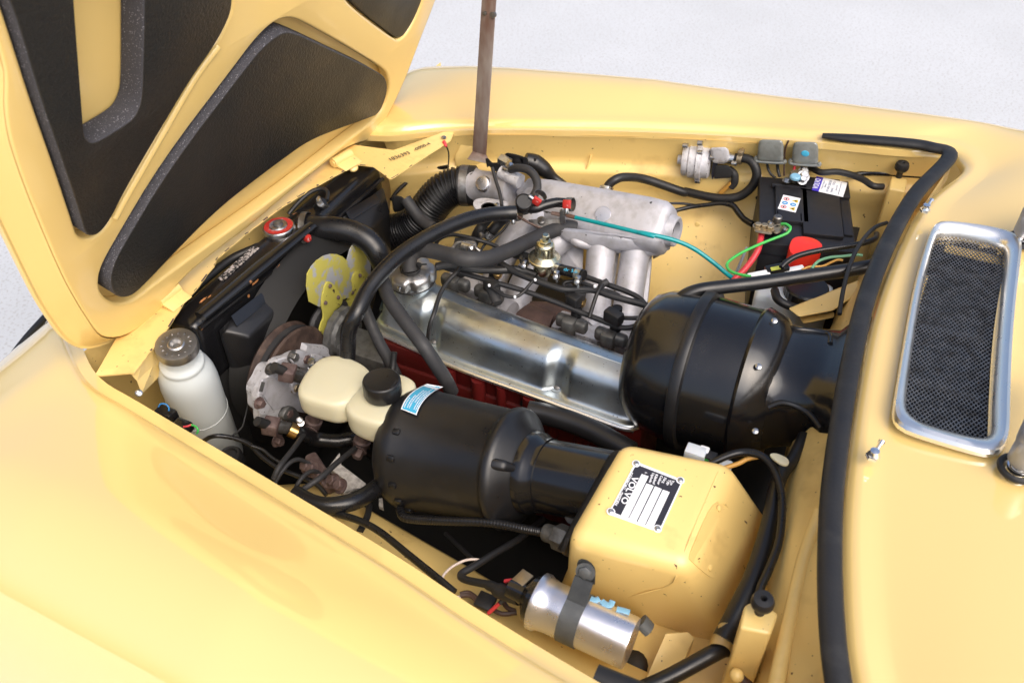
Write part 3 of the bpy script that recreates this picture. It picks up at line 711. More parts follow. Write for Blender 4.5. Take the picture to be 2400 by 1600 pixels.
fan = thing('cooling_fan', 'yellow paint-worn fan with riveted blades behind the radiator shroud', 'fan', (-.885, .99, .68))
def blade(pts, X, rivets, arm, mat1='fan_yellow', nm='blade'):
    P = chaikin([A(4, x, y, X=X+dx) for x, y, dx in pts], 1)
    bm = NB(); slab(bm, P, (-.0022, 0, 0), .0004); bl = obj(nm, bm, mat1, fan, ang=30)
    P2 = chaikin([A(4, x, y, X=X+.004+dx) for x, y, dx in arm], 2)
    bm = NB(); slab(bm, P2, (-.0035, 0, 0), .0005); obj('fan_arm', bm, 'fan_yellow_clean', bl)
    for x, y in rivets:
        obj('rivet', lathe(NB(), [(0, 0), (.0042, 0), (.0035, .002), (0, .003)], A(4, x, y, X=X+.006), (1, -.1, .3), 12), 'rust_bolt', bl)
blade([(1470, 260, 0), (1530, 170, 0), (1590, 230, 0), (1625, 330, 0), (1620, 430, 0), (1580, 600, 0), (1500, 640, 0), (1440, 500, 0)], -.898, [(1550, 415), (1500, 530)], [(1500, 420, 0), (1530, 385, 0), (1575, 390, 0), (1585, 440, 0), (1545, 580, 0), (1480, 690, 0), (1440, 680, 0), (1480, 560, 0)])
blade([(1185, 430, 0), (1240, 330, 0), (1330, 270, 0), (1420, 275, 0), (1480, 330, 0), (1490, 430, 0), (1502, 550, 0), (1440, 575, 0), (1220, 642, 0)], -.878, [(1350, 485), (1320, 598), (1405, 562)], [(1318, 470, 0), (1350, 448, 0), (1395, 500, 0), (1438, 565, 0), (1430, 610, 0), (1385, 650, 0), (1330, 730, 0), (1310, 830, .005), (1275, 820, .005), (1290, 740, .003), (1315, 690, 0), (1290, 600, 0)])
bm = NB(); slab(bm, chaikin([A(4, x, y, X=-.888) for x, y in ((1385, 650), (1480, 560), (1580, 600), (1540, 700), (1420, 720))], 2), (-.003, 0, 0)); obj('fan_hub', bm, 'fan_yellow_clean', fan)
bm = NB(); hc_ = A(4, 1440, 800, X=-.855)
lathe(bm, [(.02, -.01), (.052, -.01), (.052, .002), (.046, .004), (.044, .012), (0, .012)], hc_, (1, 0, 0), 40, rmod=lambda t, h: 1+.03*math.cos(26*t)); obj('viscous_hub', bm, 'cast_grey', fan)
bm = NB(); lathe(bm, [(.02, -.03), (.062, -.03), (.066, -.024), (.062, -.018), (.02, -.018)], hc_+Vector((-.01, 0, 0)), (1, 0, 0), 40, rmod=lambda t, h: 1+.02*math.cos(30*t)); obj('pulley_wheel', bm, 'rubber_matte', fan)

# ================================================================== COOLANT BOTTLE
bt = thing('coolant_bottle', 'translucent white bottle with a flat tarnished metal cap beside the radiator', 'bottle', A(4, 560, 1420, z=.68))
tp, bo = A(4, 335, 930, z=.91), A(4, 520, 1400, z=.70)
ax = (tp-bo).normalized(); Lb = (tp-bo).length; rb = wid(4, 345, bo)
obj('bottle_body', lathe(NB(), [(0, -.12), (rb*.96, -.12), (rb, -.11), (rb*1.0, Lb*.2), (rb*1.02, Lb*.62), (rb*.98, Lb*.72), (rb*.90, Lb*.79), (rb*.78, Lb*.835), (rb*.745, Lb*.85), (rb*.755, Lb*.865), (rb*.77, Lb*.88), (rb*.73, Lb*.90), (rb*.62, Lb*.915), (rb*.60, Lb*.95), (rb*.60, Lb)], bo, ax, 48), 'white_bottle', bt, ang=60)
rc = wid(4, 278, tp)
obj('mould_seam', lathe(NB(), [(rb*.99, Lb*.225), (rb*1.018, Lb*.229), (rb*1.018, Lb*.235), (rb*.99, Lb*.239)], bo, ax, 48, cap=False), 'white_bottle', bt)
cp = obj('cap', lathe(NB(), [(0, -.010), (rc*.93, -.010), (rc, -.008), (rc, .004), (rc*.96, .0075), (rc*.86, .008), (rc*.40, .0072), (rc*.33, .009), (rc*.26, .0085), (rc*.16, .003), (0, .002)], A(4, 327, 890, z=.925), ax, 48), 'cap_steel', bt)
cc = A(4, 327, 890, z=.925); a_, u_, w_ = basis(ax)
bm = NB()
for k in range(14):
    t = R(20+k*25); box(bm, cc + (u_*math.cos(t)+w_*math.sin(t))*rc*.66 + a_*.0082, (.0035, .0018, .001), (u_*math.cos(t)+w_*math.sin(t), -u_*math.sin(t)+w_*math.cos(t), a_), 0)
tag(obj('embossing', bm, 'cap_steel', cp), kind='stuff')
k = hose('blue_wire', 'short blue wire loop with black plug beside the coolant bottle', zz(16, [(1165, 1420, .86), (1180, 1400, .865), (1215, 1400, .865), (1240, 1425, .86), (1240, 1450, .855)]), 12, 'blue_wire', cat='wire')
k = thing('wire_plug', 'black plug with red and green wires below the coolant bottle', 'plug', A(4, 400, 1400, z=.82))
obj('plug_body', box(NB(), A(16, 1225, 1475, z=.84), (.035, .02, .02), bev=.004), 'rubber_gloss', k)
obj('plug_body', box(NB(), A(4, 370, 1420, z=.85), (.03, .018, .018), bev=.004), 'rubber_gloss', k)
hose('red_wire', None, zz(4, [(370, 1425, .86), (400, 1420, .86), (425, 1410, .86)]), 14, 'red_cable', parent=k)
hose('green_wire', None, zz(4, [(425, 1412, .86), (455, 1425, .86), (468, 1450, .855), (460, 1470, .85)]), 14, 'green', parent=k)
hose('thin_wire', 'thin black wire hanging between coolant bottle and compressor', zz(4, [(855, 1205, .79), (810, 1260, .77), (785, 1350, .75), (760, 1430, .74), (690, 1490, .74)]), 12, 'rubber', cat='wire')

# ================================================================== COMPRESSOR
cm = thing('compressor', 'aluminium air-conditioning compressor with rusty bolts and a brown pulley', 'compressor', (-.87, .745, .60))
CX = -.84; cc = A(12, 425, 765, X=CX); cr = .073
def C12(x, y, dx=0.): return A(12, x, y, X=CX+dx)
obj('housing', lathe(NB(), [(0, -.045), (cr*.62, -.045), (cr*.7, -.02), (cr*.90, -.016), (cr*.93, -.013), (cr*.93, -.002), (cr*.90, 0), (0, 0)], cc, (1, 0, 0), 48, rmod=lambda t, h: 1+.05*math.cos(7*t)), 'aluminium_dirty', cm)
pts = chaikin([C12(x, y, .001) for x, y in ((110, 760), (150, 620), (230, 610), (330, 600), (420, 640), (520, 760), (640, 860), (720, 1020), (560, 1000), (440, 920), (290, 985), (270, 960), (220, 900), (180, 830))], 2)
bm = NB(); slab(bm, pts, (.004, 0, 0), .0015); obj('cover_plate', bm, 'aluminium', cm, ang=30)
bm = NB(); slab(bm, [C12(x, y, .001) for x, y in ((105, 790), (150, 625), (215, 640), (180, 800))], (.005, 0, 0), .001); obj('cover_boss', bm, 'aluminium', cm)
bm = NB(); slab(bm, [C12(x, y, .0065) for x, y in ((130, 765), (160, 655), (200, 665), (170, 775))], (.0006, 0, 0)); obj('cast_recess', bm, 'cast_grey', cm)
bm = NB(); slab(bm, chaikin([C12(x, y, .001) for x, y in ((100, 1000), (110, 820), (180, 850), (270, 970), (160, 1050))], 1), (.004, 0, 0), .001); obj('cover_boss', bm, 'aluminium_dirty', cm)
# upper bracket
bm = NB(); slab(bm, [C12(x, y, -.03) for x, y in ((580, 280), (600, 195), (700, 210), (1080, 240), (1075, 340), (1000, 350), (900, 345))], (.016, 0, -.004), .002); obj('mounting_bracket', bm, 'aluminium_dirty', cm)
bm = NB(); slab(bm, chaikin([C12(x, y, .001) for x, y in ((440, 420), (520, 300), (600, 275), (690, 330), (705, 470), (600, 500))], 2), (.011, 0, 0), .002); obj('port_flange', bm, 'aluminium', cm)
bm = NB(); slab(bm, chaikin([C12(x, y, -.004) for x, y in ((660, 330), (780, 330), (850, 380), (860, 440), (760, 480), (690, 460))], 2), (.012, 0, 0), .002); obj('port_flange', bm, 'aluminium_dirty', cm)
bm = NB(); slab(bm, chaikin([C12(x, y, .001) for x, y in ((330, 1060), (400, 930), (480, 920), (540, 1000), (545, 1110), (400, 1090))], 2), (.012, 0, 0), .002); obj('port_flange', bm, 'cast_grey', cm)
bm = NB(); slab(bm, chaikin([C12(x, y, .001) for x, y in ((455, 660), (540, 650), (580, 720), (560, 800), (490, 780))], 2), (.010, 0, 0), .002); obj('port_flange', bm, 'aluminium', cm)
for x, y, m_, r in ((620, 385, 'rust_bolt', .0085), (495, 365, 'steel_dull', .0078), (235, 510, 'steel_dull', .0075), (110, 900, 'rust_bolt', .0075), (425, 1010, 'rust_bolt', .0080), (510, 715, 'brass', .0078), (320, 1330, 'rust_bolt', .0085)):
    obj('bolt', hexbolt(NB(), C12(x+18, y, .004), (1, -.1, .1), r, r*1.5), m_, cm)
for (x, y), (hx, hy), (ex, ey), (tx, ty), ey2 in (((300, 485), (460, 555), (690, 640), (560, 600), 0), ((110, 1110), (270, 1165), (480, 1190), (400, 1190), 0)):
    ct = C12(hx, hy, .030)
    bm = NB(); box(bm, ct, (.026, .026, .024), (Vector((.86, .35, -.2)).normalized(), Vector((-.35, .93, 0)).normalized(), Vector((.2, .1, .97)).normalized()), .003); obj('port_elbow', bm, 'rust_bolt', cm)
    obj('port_plug', tube(NB(), [C12(x, y, .022), ct], .0085, 14, 2), 'rubber', cm)
    obj('port_nipple', tube(NB(), [ct, C12(ex, ey, .04)], .0105, 16, 3), 'steel_dull', cm)
pc_ = C12(560, 600, -.032)
obj('brown_pulley', lathe(NB(), [(.03, -.035), (.094, -.035), (.098, -.030), (.092, -.022), (.086, -.014), (.092, -.006), (.097, 0), (.094, .004), (.08, .006), (.03, .006)], pc_, (1, 0, 0), 56), 'pulley_rust', cm)
bm = NB(); lathe(bm, [(.088, -.018), (.095, -.018), (.095, -.008), (.088, -.008)], pc_, (1, 0, 0), 56, cap=False); obj('drive_belt', bm, 'rubber_matte', cm)
bm = NB(); box(bm, A(12, 1350, 420, X=-.78)+Vector((-.01, .03, -.02)), (.11, .07, .07), bev=.008); obj('mounting_bracket', bm, 'cast_grey', cm)
bm = NB(); slab(bm, chaikin([A(12, x, y, z=.74) for x, y in ((1240, 340), (1330, 280), (1450, 350), (1540, 420), (1450, 450), (1300, 420))], 1), (0, 0, .012), .003); obj('mounting_bracket', bm, 'aluminium_dirty', cm)
k = thing('hose_clamp', 'perforated gold band clamp with slotted screw on the low compressor pipe', 'clamp', C12(540, 1230, .03))
p0, p1 = C12(520, 1215, .05), C12(600, 1250, .06)
obj('band', lathe(NB(), [(.0118, -.006), (.0132, -.006), (.0132, .008), (.0118, .008)], p0, p1-p0, 28, cap=False), 'gold_brass', k)
obj('worm_screw', screwhead(lathe(NB(), [(0, 0), (.0055, 0), (.0055, .012), (0, .012)], C12(610, 1130, .055), (.5, -.4, .6), 14), C12(600, 1100, .062), (.5, -.5, .7), .0062), 'zinc', k)
k = thing('hose_clamp', 'small steel screw clamp tucked against the cream reservoir corner', 'clamp', C12(740, 500, .03))
bm = NB(); clamp(bm, C12(740, 500, .032), (.8, .4, -.1), .0105, .010); obj('band', bm, 'zinc', k)
P = [C12(480, 1190, .04), C12(600, 1245, .055), A(6, 700, 522, z=.715), A(6, 850, 538, z=.705), A(6, 980, 525, z=.70), A(6, 1080, 600, z=.66), A(6, 1180, 720, z=.60)]
top('compressor_hose', tube(NB(), P, [.0115, .0125, .0135, .0135, .0135, .0135, .0135], 16), 'rubber_gloss', 'glossy black hose running from the compressor under the cream reservoir', 'hose')

# ================================================================== BRAKE FLUID RESERVOIR
rs = thing('fluid_reservoir', 'cream plastic two-chamber brake fluid reservoir with a ribbed black screw cap', 'reservoir', A(4, 1500, 1420, z=.74))
def lobe(bm, outl, z0, z1, rnd):
    P = [A(4, x, y, z=z1) for x, y in outl]; P = resample(chaikin(P, 2), 64); c = sum(P, Vector())/64; rg = []
    for s_, h in ((.02, z0), (.72, z0), (.90, z0+rnd*.35), (.985, z0+rnd), (1.0, z0+rnd*1.6), (1.0, z1-rnd*1.2), (.985, z1-rnd*.55), (.94, z1-rnd*.18), (.86, z1-rnd*.02), (.6, z1+.001), (.02, z1+.002)):
        rg.append([Vector((c.x+(p.x-c.x)*s_, c.y+(p.y-c.y)*s_, h)) for p in P])
    bridge(bm, rg, True, True, True); return bm
bm = NB(); lobe(bm, [(1120, 1160), (1160, 1080), (1210, 1010), (1290, 945), (1400, 930), (1530, 970), (1620, 1030), (1630, 1110), (1570, 1150), (1530, 1190), (1500, 1220), (1470, 1260), (1380, 1285), (1270, 1260), (1140, 1220)], .818, .872, .013)
lobe(bm, [(1440, 1270), (1470, 1215), (1540, 1150), (1650, 1060), (1780, 1045), (1910, 1090), (1930, 1150), (1860, 1260), (1790, 1390), (1690, 1410), (1560, 1380), (1460, 1330)], .808, .868, .013)
p = A(4, 1500, 1180, z=.855); sphere(bm, p, .022, 1.3, 1.0, .6)
obj('tank', bm, 'cream_plastic', rs, ang=70)
for x, y, x2, y2 in ((1225, 1320, 1300, 1345), (1560, 1440, 1640, 1455)):
    p, q = A(4, x, y, z=.815), A(4, x2, y2, z=.815)
    obj('level_mark', tube(NB(), [p, q], .0007, 6, 2), 'cream_plastic', rs)
cpos = A(4, 1700, 1165, z=.884); r = wid(4, 258, cpos); axr = Vector((.0, .06, 1)).normalized()
obj('screw_cap', lathe(NB(), [(0, -.012), (r*.97, -.012), (r*1.0, -.009), (r*1.0, .014), (r*.97, .0165), (r*.90, .018), (r*.80, .0172), (0, .017)], cpos, axr, 96, rmod=lambda t, h: 1+(.016*abs(math.sin(15*t))**.5-.016 if h > -.010 and h < .016 else -.01)), 'black_satin', rs, ang=25)
obj('neck', lathe(NB(), [(r*.8, -.03), (r*.8, -.008)], cpos, axr, 40), 'cream_plastic', rs)
o_, e_ = A(12, 1650, 740, z=.9018), A(12, 1730, 640, z=.9018); xd = (e_-o_).normalized()
textpart('GIRLING', 'embossed_word', 'rubber_matte', rs, o_, xd, Vector((0, 0, 1)).cross(xd), .0035, fit=(e_-o_).length)

# ================================================================== BRAKE BOOSTER
bs = thing('brake_booster', 'big black brake servo drum with a blue label beside the rocker cover', 'servo', (-.5, .72, .55))
bx = Vector((math.cos(R(13)), .0, math.sin(R(13)))); bu = Vector((0, 0, 1)); bu = (bu-bx*bu.dot(bx)).normalized()
bc = Vector((-.588, .738, .775)); br = .102
BP = [(0, -.012), (br*.55, -.012), (br*.80, -.006), (br*.93, .006), (br*.985, .020), (br*.99, .036), (br*.965, .040), (br*.875, .190), (br*.89, .196), (br*.925, .199), (br*.935, .204), (br*.925, .210), (br*.88, .215), (br*.78, .222), (br*.66, .232), (br*.58, .237)]
obj('shell', lathe(NB(), BP, bc, bx, 72), 'black_satin', bs, ang=40)
def BW(t, x, r):                       # a point on the booster: angle from up towards the near side, distance along, radius
    s = bx.cross(bu); return bc + bx*x + (bu*math.cos(t) - s*math.sin(t)*(1 if s.y > 0 else -1))*r
NS = Vector((0, -1, 0))
def BQ(t, x, r): return bc + bx*x + (bu*math.cos(t) + NS*math.sin(t))*r
for t in (R(28), R(52), R(78), R(98), R(118)):
    p = BQ(t, .044, br*.97); n = (p-(bc+bx*.044)).normalized()
    obj('crimp', box(NB(), p, (.014, .010, .008), (bx, n.cross(bx), n), .003), 'black_satin', bs)
# rib running out to a bolted ear
for t in (R(38),):
    bm = NB(); hull(bm, [BQ(t+s_*.10, x, br*k) for s_ in (-1, 1) for x, k in ((.205, .92), (.233, .84), (.242, .56), (.21, .56))], .006, 3); obj('rib', bm, 'black_satin', bs)
obj('rear_collar', lathe(NB(), [(br*.60, .222), (br*.63, .234), (br*.61, .248), (br*.56, .256), (br*.56, .264)], bc, bx, 48), 'black_gloss', bs)
obj('rear_cylinder', lathe(NB(), [(br*.55, .24), (br*.54, .26), (br*.54, .39), (br*.3, .39)], bc, bx, 48), 'black_gloss', bs)
for x, y, x2, y2, zz_ in ((590, 195, 690, 235, .80), (1000, 420, 1040, 400, .80)):
    p, q = A(7, x, y, z=zz_+.03), A(7, x2, y2, z=zz_+.02)
    bm = NB(); hexbolt(bm, p, q-p, .0082, .011); tube(bm, [p, q], .0045, 10, 2); obj('stud_nut', bm, 'steel_dull', bs)
p, q = A(5, 1380, 1430, z=.80), A(5, 1450, 1460, z=.79)
bm = NB(); hexbolt(bm, p, q-p, .009, .014); tube(bm, [p, q], .006, 10, 2); obj('stud_nut', bm, 'steel_dull', bs)
# label wrapped on the shell
def onb(m, x, y, d=.0012):
    o, dr = CAMP, ray(m, x, y); w = o - bc; a_ = dr - bx*dr.dot(bx); b_ = w - bx*w.dot(bx); r_ = br*.99+d
    A2, B2, C2 = a_.dot(a_), 2*a_.dot(b_), b_.dot(b_)-r_*r_; D = B2*B2-4*A2*C2
    t = (-B2-math.sqrt(D))/(2*A2) if D > 0 else -B2/(2*A2); return o+dr*t
def patch(c4, name, m_, d, parent, n=14):
    """a patch on the drum between four picture corners (tl, tr, br, bl)"""
    rw = []
    for i in range(n+1):
        v = i/n; l = Vector(c4[0]).lerp(Vector(c4[3]), v); r_ = Vector(c4[1]).lerp(Vector(c4[2]), v)
        rw.append([onb(6, *l.lerp(r_, j/4).xy, d) for j in range(5)])
    bm = NB(); grid(bm, rw); fixn(bm); return obj(name, bm, m_, parent)
def q2(*p): return [Vector((x, y, 0)) for x, y in p]
lab4 = q2((1475, 145), (1585, 165), (1400, 360), (1292, 318))
def bend(u, v):                       # the label's picture position: u across, v along, bowed
    l = lab4[0].lerp(lab4[3], v); r_ = lab4[1].lerp(lab4[2], v); p = l.lerp(r_, u); k = 4*v*(1-v)
    return p + Vector((-26*k, -20*k, 0))
def lpatch(name, m_, u0, u1, v0, v1, d, parent, n=14):
    bm = NB(); grid(bm, [[onb(6, *bend(u, v).xy, d) for u in np.linspace(u0, u1, 4)] for v in np.linspace(v0, v1, n)]); fixn(bm)
    return obj(name, bm, m_, parent)
lb = lpatch('label', 'label_white', 0, 1, 0, 1, .0012, bs)
lb['label'] = 'curved pale blue data label with white border'
lpatch('label_field', 'label_blue', .07, .93, .03, .97, .0018, lb)
for u, v0, v1 in ((.16, .62, .92), (.33, .5, .9), (.45, .28, .9), (.60, .28, .72), (.74, .12, .9), (.86, .3, .9)):
    k = v0
    while k < v1:
        w = random.uniform(.02, .05); lpatch('print_mark', 'label_white', u-.03, u+.03, k, min(v1, k+w), .0023, lb, 3); k += w+.014
lpatch('print_mark', 'label_white', .80, .92, .06, .16, .0023, lb, 4)
# cable from the servo to the pedal box
P = [A(6, 1285, 1010, z=.745), A(6, 1312, 1060, z=.76), A(6, 1400, 1078, z=.775), A(6, 1600, 1088, z=.79), A(6, 1900, 1100, z=.805), A(6, 2150, 1145, z=.812), A(7, 830, 535, z=.815)]
bm = NB(); C = crom(P, 40); rr = [wid(6, 62, P[3])*(1+.05*math.sin(i*1.9)) for i in range(len(C))]
tube(bm, C, rr, 14, smooth=False); top('servo_cable', bm, 'rubber_gloss', 'ribbed black cable curving from the servo drum to a hex fitting', 'cable')
fit = thing('hex_fitting', 'grey steel hex fitting joining the ribbed cable to the yellow box', 'fitting', A(7, 930, 560, z=.80))
p, q, r_ = A(7, 815, 528, z=.815), A(7, 890, 550, z=.82), A(7, 985, 590, z=.825)
obj('ferrule', lathe(NB(), [(0, 0), (.0125, 0), (.0135, .003), (.0135, (q-p).length), (0, (q-p).length)], p, q-p, 24), 'cast_grey', fit)
obj('hex_nut', lathe(NB(), [(0, 0), (.0185, 0), (.0195, .002), (.0195, (r_-q).length*.8), (.016, (r_-q).length), (0, (r_-q).length)], q, r_-q, 6), 'cast_grey', fit)
obj('flange', lathe(NB(), [(0, 0), (.021, 0), (.021, .005), (0, .005)], r_, r_-q, 28), 'steel_dull', fit)

# ================================================================== YELLOW PEDAL BOX
pb = thing('pedal_box', 'yellow painted pedal box with a riveted black and white maker plate on top', 'box', (-.13, .68, .66))
def D(x, y, z): return A(0, x, y, z=z)
TA, TB, TC, TD = D(1425, 1002, .945), D(1684, 1050, .935), D(1585, 1312, .925), D(1296, 1232, .928)
n_ = (TB-TA).cross(TD-TA).normalized(); n_ = n_ if n_.z > 0 else -n_
E1, E2 = D(1775, 1185, .84), D(1668, 1455, .775)
low = [D(1440, 1440, .74), D(1270, 1300, .80)]
TOPQ = [TA, TB, TC, TD]
LOWQ = [TA+Vector((.004, .02, -.20)), E1+Vector((0, .03, -.10)), E2+Vector((0, -.0, -.06)), low[1]+Vector((.0, .0, -.07))]
MIDQ = [TA+Vector((0, .005, -.10)), E1, E2, D(1290, 1330, .825)]
bm = NB(); bridge(bm, [LOWQ, MIDQ, TOPQ], True, True, True); fixn(bm)
cor = [e for e in bm.edges if not (all(any((v.co-q).length < 1e-6 for q in MIDQ) for v in e.verts))]
bmesh.ops.bevel(bm, geom=cor, offset=.024, segments=5, profile=.5, affect='EDGES', clamp_overlap=True)
hb = obj('housing', bm, 'bay_paint', pb, ang=70)
from mathutils.bvhtree import BVHTree
def bvh(o):
    w = wloc(o); return BVHTree.FromPolygons([v.co+w for v in o.data.vertices], [list(p.vertices) for p in o.data.polygons])
HB = bvh(hb)
def hit(m, x, y, d=0., tree=None):
    p, n, _, _ = (tree or HB).ray_cast(CAMP, ray(m, x, y).normalized())
    if p is None: return None
    if n.dot(CAMP-p) < 0: n = -n
    return p + n*d
def hitn(m, x, y, tree=None):
    p, n, _, _ = (tree or HB).ray_cast(CAMP, ray(m, x, y).normalized()); return n if n.dot(CAMP-p) > 0 else -n
q4 = [hit(13, *p) for p in ((705, 160), (1585, 505), (1150, 1470), (195, 1120))]
mid = sum(q4, Vector())/4
n_ = (q4[2]-q4[0]).cross(q4[3]-q4[1]).normalized(); n_ = n_ if n_.z > 0 else -n_
def pp(x, y, d): return AP(13, x, y, mid+n_*(d+.0015), n_)
pl = [pp(705, 160, 0), pp(1585, 505, 0), pp(1150, 1470, 0), pp(195, 1120, 0)]
plate = obj('maker_plate', slab(NB(), pl, -n_*.004, .0003), 'label_white', pb, smooth=False)
plate['label'] = 'riveted white and black aluminium maker plate'
ins = [pp(718, 215, .0003), pp(1545, 540, .0003), pp(1135, 1425, .0003), pp(245, 1075, .0003)]
obj('black_field', slab(NB(), ins, -n_*.001), 'ink', plate, smooth=False)
for x, y in ((712, 205), (1525, 512), (1105, 1400), (250, 1085)):
    c = pp(x, y, .0003); obj('corner_pad', lathe(NB(), [(0, 0), (.0056, 0), (.0056, .0006), (0, .0006)], c, n_, 20), 'label_white', plate)
    obj('rivet', lathe(NB(), [(0, .0005), (.0042, .0005), (.0036, .002), (.002, .0028), (.0016, .0014), (0, .0014)], c, n_, 18), 'zinc', plate)
for q in (((815, 392), (942, 435), (565, 1205), (430, 1155)), ((905, 565), (1035, 610), (720, 1262), (580, 1210)), ((1060, 618), (1185, 668), (875, 1325), (738, 1272)), ((1205, 680), (1330, 725), (1022, 1385), (892, 1330))):
    obj('blank_strip', slab(NB(), [pp(x, y, .0007) for x, y in q], -n_*.0012), 'label_white', plate, smooth=False)
def ptxt(s, x0, y0, x1, y1, h):
    o, e = pp(x0, y0, .0007), pp(x1, y1, .0007); xd = (e-o).normalized(); yd = n_.cross(xd)
    return textpart(s, 'printed_word', 'label_white', plate, o, xd, yd, h, ext=.0002, fit=(e-o).length, bold=.02)
ptxt('VOLVO', 650, 430, 425, 915, .0085)
ptxt('GÖTEBORG - SWEDEN', 615, 350, 315, 955, .0036)
for s, x0, y0, x1, y1 in (('Typ', 1375, 500, 1335, 590), ('Typ', 1310, 490, 1270, 590), ('Colour', 1165, 415, 1095, 580), ('Färg', 1230, 450, 1190, 555), ('Klädsel', 1075, 390, 1015, 570), ('Uphols', 1010, 370, 945, 545), ('1-', 880, 345, 862, 385)):
    ptxt(s, x0, y0, x1, y1, .0034)
# blanking cover on the sloping rear side, seam lines pressed into the sheet
cvp = resample(chaikin([Vector((x, y, 0)) for x, y in ((1965, 310), (2060, 335), (2135, 440), (1985, 840), (1960, 850), (1800, 715), (1800, 690))], 2), 40)
cq = [hit(7, p.x, p.y) for p in cvp]; cq = [p for p in cq if p is not None]; cn = hitn(7, 1960, 580)
cover = obj('blanking_cover', slab(NB(), [p+cn*.0015 for p in cq], -cn*.004, .0006), 'bay_paint', pb, ang=30)
for x, y in ((2008, 365), (1945, 770)):
    p = hit(7, x, y, .0015)
    if p: obj('cover_screw', screwhead(NB(), p, cn, .0048), 'bay_paint', cover)
sm = [hit(7, x, y, -.0002) for x, y in ((2010, 110), (1930, 295), (1850, 480), (1780, 660), (1720, 830), (1690, 880), (1630, 915), (1570, 930), (1440, 965), (1290, 1010))]
obj('seam', tube(NB(), [p for p in sm if p is not None], .0011, 8), 'bay_paint', pb)
nf = (TC-TD).cross(low[1]-TD).normalized(); nf = nf if nf.y < 0 else -nf
def nfp(x, y, d): return AP(7, x, y, (TC+TD+low[0]+low[1])/4+nf*d, nf)
obj('plug', lathe(NB(), [(0, 0), (.0135, 0), (.0125, .003), (.009, .004), (.008, .0025), (0, .0025)], nfp(1328, 945, -.001), nf, 24), 'strap_grey', pb)
# gasket line at the front
bm = NB(); slab(bm, [A(7, 1280, 0, z=.925), A(7, 1330, -40, z=.935), A(7, 990, 560, z=.915), A(7, 950, 660, z=.88), A(7, 930, 640, z=.88)], (-.006, 0, -.004)); obj('gasket', bm, 'rubber', pb)

# ================================================================== IGNITION COIL
co = thing('ignition_coil', 'silver cylindrical ignition coil in a grey strap bolted to the yellow box', 'coil', A(7, 1080, 1200, z=.78))
c0, c1 = A(7, 775, 1005, z=.845), A(7, 1410, 1295, z=.845); ca = (c1-c0).normalized(); cl = (c1-c0).length; rc = wid(7, 355, c0)
obj('can', lathe(NB(), [(0, -.006), (rc*.9, -.006), (rc*1.12, -.003), (rc*1.13, .004), (rc*1.04, .009), (rc*1.0, .020), (rc, .024), (rc, cl-.003), (rc*.97, cl), (rc*.8, cl+.0005), (0, cl-.002)], c0, ca, 64), 'bare_aluminium', co, ang=35)
obj('coil_head', lathe(NB(), [(rc*.95, -.004), (rc*.9, -.012), (rc*.6, -.018), (rc*.42, -.022), (rc*.36, -.045), (0, -.045)], c0, ca, 40), 'black_gloss', co)
st0, st1 = A(7, 960, 1060, z=.87), A(7, 1000, 1100, z=.86)
x0_, x1_ = .30*cl, .50*cl
bm = NB(); rg = []
for r_, x in ((rc*1.01, x0_), (rc*1.055, x0_), (rc*1.055, x1_), (rc*1.01, x1_)):
    rg.append((r_, x))
lathe(bm, rg, c0, ca, 56, cap=False); obj('strap', bm, 'strap_grey', co)
# strap tab up to the box
a_, u_, w_ = basis(ca); far = Vector((0, 1, 0)); far = (far-a_*far.dot(a_)).normalized()
t0 = c0+a_*(x0_+x1_)/2
S = [(t0+Vector((0, .004, 1)).normalized()*rc*1.06), t0+Vector((0, .026, .052)), A(7, 1095, 860, z=.885), A(7, 1100, 770, z=.905)]
hw = (x1_-x0_)/2
rows_ = crom(S, 6); bm = NB()
L_ = [[p-a_*hw, p, p+a_*hw] for p in rows_]
endc = rows_[-1]; dr = (rows_[-1]-rows_[-4]).normalized()
for t in (.5, .85, 1.0): L_.append([endc+dr*hw*t-a_*hw*math.sqrt(1-t*t), endc+dr*hw*t, endc+dr*hw*t+a_*hw*math.sqrt(1-t*t)])
grid(bm, L_); ex = bmesh.ops.solidify(bm, geom=list(bm.faces), thickness=.003); fixn(bm)
tab = obj('strap_tab', bm, 'strap_grey', co, ang=30)
obj('tab_bolt', hexbolt(NB(), A(7, 1095, 800, z=.902), nf*.6+Vector((0, 0, .5)), .0088, .006, True), 'strap_grey', tab)
bm = NB(); tube(bm, [A(7, 1480, 1140, z=.84), A(7, 1535, 1200, z=.83)], .011, 12, 2, flat=.6); obj('strap_end', bm, 'strap_grey', co)
for pts in ([(1130, 985), (1160, 995), (1190, 985)], [(1205, 1000), (1230, 1020), (1265, 1030), (1280, 1000)], [(1310, 1055), (1350, 1065), (1400, 1080)]):
    P = [A(7, x, y, z=.875) for x, y in pts]; obj('torn_label', tube(NB(), P, .004, 8, 4, flat=.35), 'ink_pale', co)
P = [A(7, 800, 440, z=.72), A(7, 640, 570, z=.765), A(7, 450, 685, z=.79), A(7, 330, 760, z=.80), A(7, 240, 815, z=.805), A(7, 262, 852, z=.81), A(7, 410, 885, z=.825), A(7, 430, 892, z=.826), A(7, 480, 915, z=.83), A(7, 500, 930, z=.83), A(7, 640, 975, z=.84)]
r = wid(7, 52, P[3])
top('coil_lead', tube(NB(), P, [r, r, r, r, r*1.02, r, r*1.05, r*1.35, r*1.4, r*2.0, r*2.1], 16), 'rubber', 'black coil lead bent sharply with a thick boot on the silver coil', 'lead')
k = thing('spade_connector', 'brown spade connector with red wire beside the silver coil', 'connector', A(7, 650, 860, z=.84))
